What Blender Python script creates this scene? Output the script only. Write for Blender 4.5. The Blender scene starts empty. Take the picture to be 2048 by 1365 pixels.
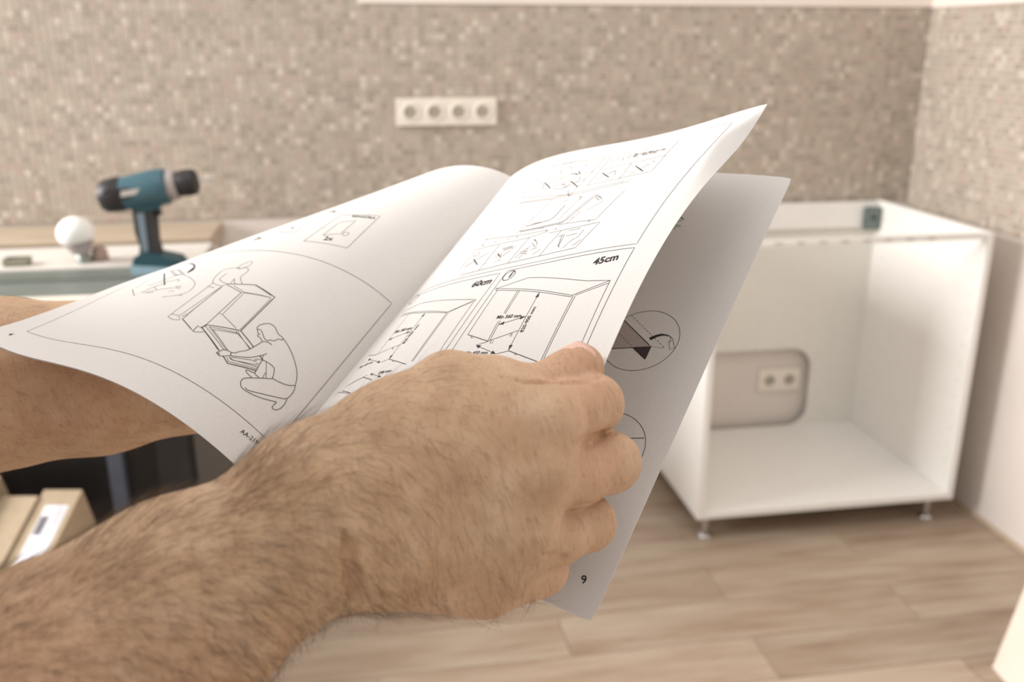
import bpy, bmesh, math, random
import numpy as np
from mathutils import Vector, Matrix
sc = bpy.context.scene
COL = sc.collection
PI = math.pi
# ------------------------------------------------------------------ camera
CAM_R = Vector((0.98663, -0.16297, 0.0))
CAM_U = Vector((0.04977, 0.30130, 0.95223))
CAM_F = Vector((0.15519, 0.93950, -0.30540))
CAM_P = Vector((0, 0, 1.364))
cd = bpy.data.cameras.new('camera'); cam = bpy.data.objects.new('camera', cd); COL.objects.link(cam)
M = Matrix.Identity(4)
for i in range(3):
    M[i][0], M[i][1], M[i][2], M[i][3] = CAM_R[i], CAM_U[i], -CAM_F[i], CAM_P[i]
cam.matrix_world = M
cd.sensor_width = 36; cd.lens = 36 * 1850 / 2048; cd.clip_start = .02
cd.dof.use_dof = True; cd.dof.focus_distance = .47; cd.dof.aperture_fstop = 8.0
sc.camera = cam
# ------------------------------------------------------------------ world, light, exposure
wd = bpy.data.worlds.new('sky'); sc.world = wd; wd.use_nodes = True
bg = wd.node_tree.nodes['Background']; bg.inputs[0].default_value = (1.0, .968, .935, 1); bg.inputs[1].default_value = .63
def area(name, loc, target, sx, sy, power, col):
    l = bpy.data.lights.new(name, 'AREA'); l.shape = 'RECTANGLE'; l.size = sx; l.size_y = sy; l.energy = power; l.color = col
    o = bpy.data.objects.new(name, l); COL.objects.link(o); o.location = loc
    o.rotation_euler = (Vector(target) - Vector(loc)).to_track_quat('-Z', 'Y').to_euler(); return o
area('window_light', (-4.4, 1.9, 2.5), (.3, .9, 1.1), 2.6, 1.7, 345, (1, .99, .975))
area('overhead_fill', (-.3, 1.0, 2.75), (-.1, .9, 0), 1.8, 1.8, 15, (1, .98, .95))  # unseen fill added overhead to light the hands from above
sc.view_settings.view_transform = 'Standard'; sc.view_settings.look = 'None'
sc.view_settings.gamma = 1; sc.view_settings.use_curve_mapping = False; sc.view_settings.exposure = 0.13
# ------------------------------------------------------------------ helpers
def lin(r, g=None, b=None):
    f = lambda c: ((c/255)/12.92 if c/255 <= .04045 else ((c/255+.055)/1.055)**2.4)
    return (f(r), f(g), f(b), 1)
class NT:
    def __init__(s, name, rough=.6, col=None, spec=.4, metal=0):
        s.m = bpy.data.materials.new(name); s.m.use_nodes = True; s.t = s.m.node_tree; s.p = s.t.nodes['Principled BSDF']
        s.p.inputs['Roughness'].default_value = rough; s.p.inputs['Specular IOR Level'].default_value = spec; s.p.inputs['Metallic'].default_value = metal
        if col: s.p.inputs['Base Color'].default_value = col
    def n(s, typ, **k):
        o = s.t.nodes.new('ShaderNode' + typ)
        for a, v in k.items():
            if a.startswith('i_'): o.inputs[int(a[2:]) if a[2:].isdigit() else a[2:]].default_value = v
            else: setattr(o, a, v)
        return o
    def l(s, a, b): s.t.links.new(a, b)
    def pos(s, kind='Object'):
        return s.n('TexCoord').outputs[kind]
    def scale(s, src, v):
        m = s.n('VectorMath', operation='MULTIPLY'); s.l(src, m.inputs[0]); m.inputs[1].default_value = v; return m.outputs[0]
    def noise(s, src, sc_, det=3, rough=.5):
        o = s.n('TexNoise'); o.inputs['Scale'].default_value = sc_; o.inputs['Detail'].default_value = det; o.inputs['Roughness'].default_value = rough
        s.l(src, o.inputs['Vector']); return o.outputs[0]
    def ramp(s, src, stops, mode='LINEAR'):
        o = s.n('ValToRGB'); o.color_ramp.interpolation = mode
        e = o.color_ramp.elements
        while len(e) < len(stops): e.new(.5)
        for i, (p, c) in enumerate(stops): e[i].position = p; e[i].color = c
        s.l(src, o.inputs[0]); return o.outputs[0]
    def mix(s, fac, a, b, blend='MIX'):
        o = s.n('MixRGB', blend_type=blend)
        for i, v in enumerate((fac, a, b)):
            if hasattr(v, 'is_linked'): s.l(v, o.inputs[i])
            else: o.inputs[i].default_value = v
        return o.outputs[0]
    def base(s, src): s.l(src, s.p.inputs['Base Color']); return s
    def bump(s, src, st, dist=.001):
        o = s.n('Bump'); o.inputs['Strength'].default_value = st; o.inputs['Distance'].default_value = dist
        s.l(src, o.inputs['Height']); s.l(o.outputs[0], s.p.inputs['Normal']); return s
def plain(name, rgb, rough=.5, metal=0, var=.06, nscale=30, spec=.4, bump=0):
    k = NT(name, rough, None, spec, metal); c = lin(*rgb)
    n = k.noise(k.pos(), nscale)
    k.base(k.ramp(n, [(.3, tuple(v*(1-var) for v in c[:3])+(1,)), (.7, tuple(min(1, v*(1+var)) for v in c[:3])+(1,))]))
    if bump: k.bump(n, bump)
    return k.m
def link(name, me, m, parent=None):
    o = bpy.data.objects.new(name, me); COL.objects.link(o)
    if m is not None and not me.materials: me.materials.append(m)
    if parent is not None:
        o.parent = parent
    return o
def mesh(name, v, f, smooth=False):
    me = bpy.data.meshes.new(name)
    me.from_pydata([tuple(map(float, p)) for p in v], [], [tuple(map(int, q)) for q in f]); me.validate(); me.update()
    if smooth: me.polygons.foreach_set('use_smooth', [True]*len(me.polygons))
    return me
def np_mesh(name, V, Fq, smooth=True):
    V = np.asarray(V, np.float32); Fq = np.asarray(Fq, np.int32); k = Fq.shape[1]
    me = bpy.data.meshes.new(name); me.vertices.add(len(V)); me.vertices.foreach_set('co', V.ravel())
    me.loops.add(Fq.size); me.loops.foreach_set('vertex_index', Fq.ravel())
    me.polygons.add(len(Fq)); me.polygons.foreach_set('loop_start', np.arange(0, Fq.size, k, dtype=np.int32))
    me.polygons.foreach_set('loop_total', np.full(len(Fq), k, np.int32))
    me.polygons.foreach_set('use_smooth', np.full(len(Fq), smooth)); me.update(calc_edges=True); return me
def bm_obj(name, bm, m, parent=None, smooth=False, bevel=0, seg=2):
    if bevel:
        bmesh.ops.bevel(bm, geom=[e for e in bm.edges if e.calc_face_angle(0) > .5], offset=bevel, segments=seg, affect='EDGES', clamp_overlap=True)
    bmesh.ops.recalc_face_normals(bm, faces=bm.faces)
    me = bpy.data.meshes.new(name); bm.to_mesh(me); bm.free()
    if smooth:
        me.polygons.foreach_set('use_smooth', [True]*len(me.polygons)); 
        try: me.set_sharp_from_angle(angle=math.radians(40))
        except Exception: pass
    return link(name, me, m, parent)
def box(bm, a, b):
    r = bmesh.ops.create_cube(bm, size=1)['verts']
    for v in r:
        v.co = Vector([a[i] + (v.co[i]+.5)*(b[i]-a[i]) for i in range(3)])
    return r
def boxo(name, a, b, m, parent=None, bevel=.001, seg=2):
    bm = bmesh.new(); box(bm, a, b); return bm_obj(name, bm, m, parent, False, bevel, seg)
def lathe(bm, prof, n=24, mat=None):
    rings = []
    for r, z in prof:
        rings.append([bm.verts.new((r*math.cos(2*PI*i/n), r*math.sin(2*PI*i/n), z)) for i in range(n)])
    for a, b in zip(rings, rings[1:]):
        for i in range(n): bm.faces.new((a[i], a[(i+1) % n], b[(i+1) % n], b[i]))
    for rg in (rings[0], rings[-1]):
        bm.faces.new(rg)
    if mat is not None:
        for rg in rings:
            for v in rg: v.co = mat @ v.co
    return rings
def prism(bm, pts, y0, y1):
    a = [bm.verts.new((x, y0, z)) for x, z in pts]; b = [bm.verts.new((x, y1, z)) for x, z in pts]
    n = len(pts); bm.faces.new(a); bm.faces.new(b[::-1])
    for i in range(n): bm.faces.new((a[i], b[i], b[(i+1) % n], a[(i+1) % n]))
def thing(name, label, cat, loc=(0, 0, 0), rot=(0, 0, 0), group=None):
    o = bpy.data.objects.new(name, None); COL.objects.link(o); o.location = loc; o.rotation_euler = rot
    o.empty_display_size = .05
    o['label'] = label; o['category'] = cat
    if group: o['group'] = group
    return o
def struct(o): o['kind'] = 'structure'; return o
def world_child(o, root):          # mesh given in world coordinates, parented to a moved Empty
    bpy.context.view_layer.update()
    o.parent = root; o.matrix_parent_inverse = root.matrix_world.inverted()
    return o
random.seed(4); rng = np.random.default_rng(4)
# ------------------------------------------------------------------ materials
M_plaster = plain('plaster', (226, 216, 208), .85, var=.02, nscale=6)
M_plaster_top = plain('plaster_top', (238, 226, 216), .85, var=.02, nscale=6)
M_grout = plain('grout', (212, 201, 188), .9, var=.05, nscale=80)
def tile_mat(name, mask, org):
    k = NT(name, .38, spec=.35)
    g = k.n('NewGeometry'); s = k.n('VectorMath', operation='SUBTRACT'); k.l(g.outputs['Position'], s.inputs[0]); s.inputs[1].default_value = org
    d = k.scale(s.outputs[0], tuple(v/PITCH for v in mask)); f = k.n('VectorMath', operation='FLOOR'); k.l(d, f.inputs[0])
    wn = k.n('TexWhiteNoise', noise_dimensions='3D'); k.l(f.outputs[0], wn.inputs[0])
    big = k.noise(f.outputs[0], .35, 2)
    st = [(0, lin(178, 168, 157)), (.10, lin(185, 175, 164)), (.26, lin(192, 182, 170)), (.46, lin(198, 187, 176)), (.60, lin(199, 183, 172)), (.70, lin(192, 185, 173)), (.82, lin(204, 194, 182)), (.93, lin(218, 209, 198))]
    c = k.ramp(wn.outputs['Value'], st, 'CONSTANT')
    tint = k.ramp(big, [(.35, lin(214, 200, 188)), (.65, lin(236, 231, 220))])
    k.base(k.mix(.5, c, tint, 'MULTIPLY'))
    return k.m
PITCH = .0193
YB, XR = 2.813, 1.794
M_tile_back = tile_mat('stone_tile_back', (1, 0, 1), (XR-196*PITCH, 0, .874))
M_tile_right = tile_mat('stone_tile_right', (0, 1, 1), (0, YB-84*PITCH, .853))
def plank_mat():
    k = NT('wood_look_tile', .42, spec=.4)
    oi = k.n('ObjectInfo'); c = k.pos('Object')
    off = k.n('VectorMath', operation='MULTIPLY_ADD'); k.l(oi.outputs['Random'], off.inputs[0]); off.inputs[1].default_value = (37, 11, 5); k.l(c, off.inputs[2])
    st = k.scale(off.outputs[0], (2.2, 17, 1)); n1 = k.noise(st, 1.6, 5, .6)
    n2 = k.noise(k.scale(off.outputs[0], (2.5, 60, 1)), 2.2, 3, .6)
    n3 = k.noise(k.scale(off.outputs[0], (1.5, 5, 1)), 1.5, 2)
    col = k.ramp(n1, [(.28, lin(146, 124, 105)), (.45, lin(168, 148, 129)), (.6, lin(178, 161, 143)), (.78, lin(190, 176, 159))])
    col = k.mix(k.ramp(n2, [(.42, (0, 0, 0, 1)), (.72, (.45, .45, .45, 1))]), col, lin(160, 132, 108))
    col = k.mix(k.ramp(n3, [(.45, (0, 0, 0, 1)), (.75, (.5, .5, .5, 1))]), col, lin(196, 184, 166))
    rv = k.ramp(oi.outputs['Random'], [(0, (.90, .88, .86, 1)), (1, (1.04, 1.03, 1.02, 1))])
    k.base(k.mix(1, col, rv, 'MULTIPLY')).bump(n2, .15, .0006)
    return k.m
M_plank = plank_mat()
M_joint = plain('floor_joint', (196, 176, 152), .9)
M_white = plain('white_melamine', (240, 237, 232), .38, var=.012, spec=.45)
M_white_in = plain('white_back_board', (232, 228, 220), .55, var=.012)
M_plastic = plain('socket_plastic', (238, 229, 216), .35, var=.01)
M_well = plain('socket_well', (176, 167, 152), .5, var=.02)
M_dark = plain('dark_plastic', (44, 40, 40), .45, var=.1)
M_rubber = plain('black_rubber', (52, 50, 50), .6, var=.1)
M_teal = plain('teal_plastic', (62, 94, 104), .35, var=.06)
M_teal_d = plain('dark_teal_plastic', (42, 78, 86), .45, var=.08)
M_steel = plain('brushed_steel', (160, 166, 160), .38, .7, .05, 60)
M_chrome = plain('chrome', (205, 205, 205), .22, 1, .03)
M_graytop = plain('grey_sheet_metal', (116, 122, 116), .45, .1, .05, 12)
M_lamp = plain('opal_white', (248, 245, 240), .3, var=.01)
M_grey = plain('grey_collar', (168, 158, 156), .5)
M_cardboard = plain('cardboard', (176, 156, 130), .85, var=.07, nscale=45)
M_label = plain('label_paper', (226, 223, 228), .6, var=.01)
M_ink = plain('printing_ink', (38, 30, 32), .7, var=.02)
M_gin = plain('grey_ink', (176, 163, 157), .8, var=.03)
M_din = plain('dark_grey_ink', (66, 56, 55), .8, var=.03)
M_black = plain('appliance_black', (30, 27, 27), .35, var=.1)
M_bluegrey = plain('blue_grey_strip', (92, 98, 112), .35, .3)
def wood_mat():
    k = NT('oak_worktop', .5); c = k.scale(k.pos(), (2, 30, 30)); n = k.noise(c, 2.5, 4)
    k.base(k.ramp(n, [(.3, lin(166, 148, 127)), (.55, lin(186, 168, 147)), (.75, lin(198, 184, 165))])); return k.m
M_wood = wood_mat()
def paper_mat():
    k = NT('paper', .62, spec=.25)
    n = k.noise(k.pos(), 700, 3, .7); k.base(k.ramp(n, [(.3, lin(231, 226, 221)), (.7, lin(238, 233, 229))])).bump(n, .06, .0003)
    k.p.inputs['Subsurface Weight'].default_value = 0
    # thin paper lets a little light through
    tr = k.n('BsdfTranslucent'); tr.inputs[0].default_value = lin(250, 240, 236)
    mx = k.n('MixShader'); mx.inputs[0].default_value = .16
    out = k.t.nodes['Material Output']; k.l(k.p.outputs[0], mx.inputs[1]); k.l(tr.outputs[0], mx.inputs[2]); k.l(mx.outputs[0], out.inputs[0])
    return k.m
M_paper = paper_mat()
def skin_mat():
    k = NT('skin', .50, spec=.38)
    c = k.pos(); n1 = k.noise(c, 60, 4, .6); n2 = k.noise(c, 16, 2)
    col = k.ramp(n1, [(.3, lin(183, 146, 113)), (.5, lin(196, 160, 126)), (.72, lin(206, 173, 142))])
    col = k.mix(k.ramp(n2, [(.45, (0, 0, 0, 1)), (.75, (.45, .45, .45, 1))]), col, lin(204, 153, 124))
    # skin lines run across the back of the hand: stretched noise in a frame turned to the limb
    def dot(v):
        d = k.n('VectorMath', operation='DOT_PRODUCT'); k.l(c, d.inputs[0]); d.inputs[1].default_value = v; return d.outputs['Value']
    cb_ = k.n('CombineXYZ')
    for q, (v, f) in enumerate(((CAM_R*.97+CAM_U*.22, 620), (CAM_U*.97-CAM_R*.22, 95), (CAM_F, 300))):
        m = k.n('Math', operation='MULTIPLY'); k.l(dot(tuple(v)), m.inputs[0]); m.inputs[1].default_value = f; k.l(m.outputs[0], cb_.inputs[q])
    w1 = k.noise(cb_.outputs[0], 1.0, 4, .65); w2 = k.noise(c, 1300, 2, .5)
    col = k.mix(k.ramp(w1, [(.30, (.42, .42, .42, 1)), (.47, (0, 0, 0, 1))]), col, lin(150, 108, 80))
    sp = k.noise(c, 420, 2, .6)
    col = k.mix(k.ramp(sp, [(.60, (0, 0, 0, 1)), (.72, (.3, .3, .3, 1))]), col, lin(165, 118, 92))
    k.base(col)
    h = k.n('Math', operation='MULTIPLY_ADD'); k.l(w2, h.inputs[0]); h.inputs[1].default_value = .6; k.l(w1, h.inputs[2]); k.bump(h.outputs[0], .62, .0009)
    k.p.inputs['Subsurface Weight'].default_value = .10; k.p.inputs['Subsurface Radius'].default_value = (.005, .002, .001); k.p.inputs['Subsurface Scale'].default_value = 1
    return k.m
M_skin = skin_mat()
M_nail = plain('nail', (226, 182, 164), .3, var=.03)
M_hair = plain('body_hair', (100, 77, 56), .5, var=.2, nscale=200)
M_hairhead = plain('head_hair', (58, 44, 36), .6, var=.2)
M_shirt = plain('grey_cotton', (150, 152, 158), .9, var=.05)
M_jeans = plain('denim', (62, 72, 92), .9, var=.12, nscale=90)
M_shoe = plain('shoe_leather', (70, 60, 54), .6)
M_board = plain('cream_board', (236, 222, 208), .5, var=.03, nscale=8)
# ------------------------------------------------------------------ floor
fl = struct(boxo('floor', (-2.0, -1.0, -.06), (XR, YB, -.003), M_joint, None, 0))
ROW, LEN = .1572, .8935
Xb = .437                                    # joint of the even rows; odd rows are shifted half a plank
bmp = bmesh.new(); box(bmp, (-LEN/2+.0012, -ROW/2+.0012, -.008), (LEN/2-.0012, ROW/2-.0012, 0))
bmesh.ops.bevel(bmp, geom=list(bmp.edges), offset=.0008, segments=1, affect='EDGES')
me_plank = bpy.data.meshes.new('plank'); bmp.to_mesh(me_plank); bmp.free(); me_plank.materials.append(M_plank)
def plank(x0, x1, y0, y1):
    if abs((x1-x0)-LEN) < 1e-4 and abs((y1-y0)-ROW) < 1e-4: me = me_plank
    else:
        b = bmesh.new(); box(b, (-(x1-x0)/2+.0012, -(y1-y0)/2+.0012, -.008), ((x1-x0)/2-.0012, (y1-y0)/2-.0012, 0))
        bmesh.ops.bevel(b, geom=list(b.edges), offset=.0008, segments=1, affect='EDGES')
        me = bpy.data.meshes.new('plank'); b.to_mesh(me); b.free(); me.materials.append(M_plank)
    o = link('plank', me, M_plank, fl); o.location = ((x0+x1)/2, (y0+y1)/2, 0)
for r in range(-4, 22):
    y1 = 2.262 + .1572*4 - r*ROW; y0 = y1 - ROW
    y1 = min(y1, YB)
    if y1 - y0 < .02 or y0 < -1: continue
    sh = (Xb if r % 2 == 0 else Xb + LEN/2)
    for i in range(-4, 3):
        x0 = sh + i*LEN; x1 = min(x0+LEN, XR); x0 = max(x0, -2.0)
        if x1 - x0 > .03: plank(x0, x1, y0, y1)
# ------------------------------------------------------------------ walls
wb = struct(boxo('wall_back', (-2.0, YB+.004, 0), (XR+.12, YB+.12, 2.6), M_plaster, None, 0))
wr = struct(boxo('wall_right', (XR+.004, -1.0, 0), (XR+.12, YB+.004, 2.6), M_plaster, None, 0))
def tile_field(parent, m, cells, place, depth_of, n_single=300):
    """300 tiles that show largest as objects, the rest joined in one part"""
    s = PITCH*.5-.0010; t = .0012; bvl = .0006
    base = [(-s, 0, -s), (s, 0, -s), (s, 0, s), (-s, 0, s)]
    V0 = np.array([(x, t, z) for x, _, z in base] + [(x*1.0, -t+bvl, z) for x, _, z in base] + [((abs(x)-bvl)*np.sign(x), -t, (abs(z)-bvl)*np.sign(z)) for x, _, z in base])
    F0 = [(8, 9, 10, 11)] + [(4+i, 4+(i+1) % 4, 8+(i+1) % 4, 8+i) for i in range(4)] + [(i, (i+1) % 4, 4+(i+1) % 4, 4+i) for i in range(4)]
    F0 = np.array(F0)
    def orient(V): return V if place == 'back' else np.stack([V[:, 1], -V[:, 0], V[:, 2]], 1)
    me1 = np_mesh('tile', orient(V0), F0, False); me1.materials.append(m)
    cells = sorted(cells, key=depth_of)
    for c in cells[:n_single]:
        o = link('tile', me1, m, parent); o.location = c
    rest = np.array(cells[n_single:]); jit = rng.normal(0, .00018, (len(rest), 1))
    V = (orient(V0)[None] + rest[:, None, :]); ax = 1 if place == 'back' else 0
    V[:, :, ax] += jit
    F = F0[None] + (np.arange(len(rest))*len(V0))[:, None, None]
    o = link('mosaic_tiles', np_mesh('mosaic_tiles', V.reshape(-1, 3), F.reshape(-1, 4), False), m, parent); o['kind'] = 'stuff'
def depth_key(p):
    d = Vector(p) - CAM_P; z = d.dot(CAM_F); x = d.dot(CAM_R)/z*1850; y = d.dot(CAM_U)/z*1850
    out = abs(x) > 1018 or abs(y) > 676
    return z + (10 if out else 0)
bz0 = .874
cb = []
for j in range(46):
    z = bz0 + (j+.5)*PITCH
    for i in range(196):
        x = XR-196*PITCH + (i+.5)*PITCH
        if z > 1.470 and x > .022: continue
        cb.append((x, YB, z))
tile_field(wb, M_tile_back, cb, 'back', depth_key)
cr_ = []
for j in range(32):
    for i in range(84):
        y = YB-84*PITCH + (i+.5)*PITCH
        cr_.append((XR, y, .853 + (j+.5)*PITCH))
tile_field(wr, M_tile_right, cr_, 'right', depth_key)
# grout bed behind the tiles
for nm, a, b, par in (('grout_bed', (-1.99, YB+.0005, bz0), (XR, YB+.0045, bz0+31*PITCH), wb), ('grout_bed', (-1.99, YB+.0005, bz0+31*PITCH), (.03, YB+.0045, bz0+46*PITCH), wb), ('grout_bed', (XR+.0005, 1.2, .853), (XR+.0045, YB, .853+32*PITCH), wr)):
    boxo(nm, a, b, M_grout, par, 0)
# plaster band that starts above the tiles
struct(boxo('trim_1', (.026, YB-.006, 1.4745), (XR, YB+.006, 2.6), M_plaster_top, None, .001))
struct(boxo('trim_2', (XR-.006, .9, .853+32*PITCH+.002), (XR+.006, YB-.007, 2.6), M_plaster_top, None, .001))
struct(boxo('baseboard_right', (XR-.006, .6, 0), (XR+.003, YB, .012), M_joint, None, .002))
# ------------------------------------------------------------------ sockets
def socket_strip(n, label, w, hgt, loc, group=None):
    t = thing('wall_socket', label, 'wall socket', loc, (0, 0, 0), group)
    # frame with round wells: plate with circular recesses built by ring geometry
    bm = bmesh.new(); box(bm, (-w/2, -.011, -hgt/2), (w/2, 0, hgt/2)); fr = bm_obj('frame', bm, M_plastic, t, False, .003, 2)
    for i in range(n):
        cx = (i-(n-1)/2)*.0712
        mat = Matrix.Translation((cx, -.011, 0)) @ Matrix.Rotation(PI/2, 4, 'X')
        bm = bmesh.new(); lathe(bm, [(.0275, -.002), (.0275, .0022), (.0255, .003), (.0205, .003), (.0195, .002), (.0195, 0.0005), (.0005, .0005)], 28, mat)
        ins = bm_obj('socket_insert', bm, M_plastic, t, True)
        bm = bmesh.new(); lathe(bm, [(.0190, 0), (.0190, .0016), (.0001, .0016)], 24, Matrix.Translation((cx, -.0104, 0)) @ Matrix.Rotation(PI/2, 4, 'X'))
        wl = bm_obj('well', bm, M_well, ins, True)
        for sx in (-.0095, .0095):
            bm = bmesh.new(); lathe(bm, [(.0026, 0), (.0026, .0022), (.0001, .0022)], 10, Matrix.Translation((cx+sx, -.0105, 0)) @ Matrix.Rotation(PI/2, 4, 'X'))
            bm_obj('contact_hole', bm, M_dark, ins, True)
    return t
socket_strip(4, 'off white strip of four round sockets on the mosaic wall above the manual', .299, .0805, (.2675, YB-.003, 1.1745))
socket_strip(2, 'off white double socket seen through the rounded opening in the cabinet back', .152, .082, (1.398, YB+.004, .262))
# ------------------------------------------------------------------ white base cabinet
cx, cy, cw, cdp, zb, zt_, th = .898, 2.222, .7925, .575, .08, .88, .018
cab = thing('base_cabinet', 'white open base cabinet frame on short metal legs in the tiled corner', 'cabinet', (cx+cw/2, cy+cdp/2, 0))
L = lambda a: (a[0]-cx-cw/2, a[1]-cy-cdp/2, a[2])
def cbox(n, a, b, m=M_white, bev=.0012): return boxo(n, L(a), L(b), m, cab, bev)
cbox('side_panel', (cx, cy, zb), (cx+th, cy+cdp, zt_)); cbox('side_panel', (cx+cw-th, cy, zb), (cx+cw, cy+cdp, zt_))
cbox('bottom_panel', (cx+th, cy+.001, zb), (cx+cw-th, cy+cdp-.006, zb+th))
# back board with a rounded cut-out
hx0, hx1, hz0, hz1, hr = 1.02, 1.497, .0985, .382, .075
bm = bmesh.new()
out = [(cx+th, zb+.004), (cx+cw-th, zb+.004), (cx+cw-th, zt_-.006), (cx+th, zt_-.006)]
def rrect(n=8):
    P = []
    for ccx, ccz, a0 in ((hx1-hr, hz0+hr*.8, -PI/2), (hx1-hr, hz1-hr, 0), (hx0+hr, hz1-hr, PI/2), (hx0+hr, hz0+hr*.8, PI)):
        for i in range(n+1):
            a = a0 + i*PI/2/n; P.append((ccx+hr*math.cos(a), ccz+(hr if ccz > .2 else hr*.8)*math.sin(a)))
    return P
inn = rrect()
for yy in (cy+cdp-.012, cy+cdp-.006):
    vo = [bm.verts.new(L((x, yy, z))) for x, z in out]; vi = [bm.verts.new(L((x, yy, z))) for x, z in inn]
    n = len(vi)
    for k in range(4):                       # one corner fan per outer corner
        seg = vi[k*9:(k+1)*9]; oc = vo[(k+1) % 4] if False else vo[[1, 2, 3, 0][k]]
        for a, b in zip(seg, seg[1:]): bm.faces.new((oc, a, b))
        nx = vi[((k+1)*9) % n]; on = vo[[2, 3, 0, 1][k]]
        bm.faces.new((oc, seg[-1], nx, on))
bm.verts.ensure_lookup_table(); h_ = len(bm.verts)//2; vs = list(bm.verts)
for i in range(len(inn)): a, b = 4+i, 4+(i+1) % len(inn); bm.faces.new((vs[a], vs[b], vs[h_+b], vs[h_+a]))
for i in range(4): bm.faces.new((vs[i], vs[(i+1) % 4], vs[h_+(i+1) % 4], vs[h_+i]))
bm_obj('back_panel', bm, M_white_in, cab)
bm = bmesh.new()
box(bm, L((cx+th, cy+.002, zt_-.018)), L((cx+cw-th, cy+.020, zt_-.002)))
fr = bm_obj('front_rail', bm, M_white, cab, False, .0012)
for i in range(9):
    xx = cx+.10+i*.062
    boxo('slot', L((xx, cy+.0012, zt_-.0125)), L((xx+.022, cy+.0022, zt_-.0085)), M_well, fr, 0)
cbox('back_rail', (cx+th, cy+cdp-.030, zt_-.085), (cx+cw-th, cy+cdp-.013, zt_-.001))
br = boxo('hanging_bracket', L((cx+cw-th-.058, cy+cdp-.050, .790)), L((cx+cw-th-.002, cy+cdp-.031, .862)), plain('bracket_grey', (112, 124, 120), .4, .4), cab, .004)
bm = bmesh.new(); lathe(bm, [(.007, 0), (.007, .003), (.004, .004), (.0005, .003)], 12, Matrix.Translation(L((cx+cw-th-.03, cy+cdp-.050, .83))) @ Matrix.Rotation(PI/2, 4, 'X'))
bm_obj('screw', bm, M_dark, br, True)
M_bolt = plain('peg_hole', (196, 190, 182), .6)
for yy in (cy+.037, cy+cdp-.08):
    for k in range(12):
        bm = bmesh.new(); lathe(bm, [(.0026, 0), (.0026, .0012), (.0004, .0012)], 8, Matrix.Translation(L((cx+cw-th, yy, .19+k*.051))) @ Matrix.Rotation(-PI/2, 4, 'Y'))
        bm_obj('peg_hole', bm, M_bolt, cab)
for lx in (cx+.045, cx+cw-.045):
    for ly in (cy+.05, cy+cdp-.06):
        bm = bmesh.new(); p = L((lx, ly, 0))
        lathe(bm, [(.021, 0), (.021, .004), (.017, .009), (.0115, .012), (.0115, .070), (.020, .074), (.020, .080)], 20, Matrix.Translation(p))
        bm_obj('leg', bm, M_chrome, cab, True)
# ------------------------------------------------------------------ appliance with steel top, worktop and plinth unit
ax0, ax1, ay0, ay1 = -.995, -.392, 1.975, 2.53
ap = thing('built_in_appliance', 'dark fronted kitchen appliance with grey metal top behind the bare forearm', 'appliance', ((ax0+ax1)/2, (ay0+ay1)/2, 0))
LA = lambda a: (a[0]-(ax0+ax1)/2, a[1]-(ay0+ay1)/2, a[2])
def abox(n, a, b, m, bev=.002, par=None): return boxo(n, LA(a), LA(b), m, par or ap, bev)
abox('side_panel', (ax0, ay0+.02, .03), (ax0+.012, ay1, .845), M_dark); abox('side_panel', (ax1-.012, ay0+.02, .03), (ax1, ay1, .845), M_black)
abox('back_panel', (ax0+.012, ay1-.012, .03), (ax1-.012, ay1, .845), M_black)
abox('base_tray', (ax0, ay0+.03, .0), (ax1, ay1, .03), M_black)
abox('front_panel', (ax0+.012, ay0+.03, .03), (ax1-.012, ay0+.055, .82), M_black)
rr = abox('front_lip', (ax0, ay0-.004, .845), (ax1, ay0+.032, .8615), M_plastic, .003)
for k in range(7): abox('slot', (ax0+.16+k*.062, ay0-.0055, .8485), (ax0+.186+k*.062, ay0-.0035, .856), M_dark, 0, rr)
abox('top_sheet', (ax0, ay0+.032, .845), (ax1, ay0+.175, .8585), M_graytop)
abox('top_ridge', (ax0, ay0+.175, .845), (ax1, ay0+.19, .866), M_steel); abox('top_ridge', (ax0, ay0+.215, .845), (ax1, ay0+.225, .8635), M_steel)
abox('top_sheet', (ax0, ay0+.19, .845), (ax1, ay0+.30, .858), M_graytop)
abox('top_board', (ax0, ay0+.30, .845), (ax1, ay1, .8605), plain('light_grey_board', (214, 207, 199), .6, var=.02))
st = abox('front_strip', (-.578, ay0+.005, .10), (-.545, ay0+.032, .80), M_bluegrey)  # plain blue-grey strip standing on the dark front
abox('side_strip', (ax1-.085, ay0+.02, .03), (ax1-.012, ay0+.032, .82), M_dark)
un = thing('plinth_unit', 'low white unit carrying the oak worktop at the back wall', 'cabinet', (-.72, 2.68, 0))
for a, b in (((-.315, -.12, 0), (-.297, .12, .829)), ((.282, -.12, 0), (.300, .12, .829))): boxo('side_panel', a, b, M_white, un)
boxo('front_panel', (-.297, -.12, .02), (.282, -.104, .829), M_white, un)
wt = boxo('worktop', (-.34, -.135, 0), (.330, .1285, .0385), M_wood, None, .002); wt.location = (-.73, 2.68, .8295)
wt['label'] = 'pale oak worktop strip lying against the mosaic wall behind the drill'; wt['category'] = 'worktop'
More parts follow.
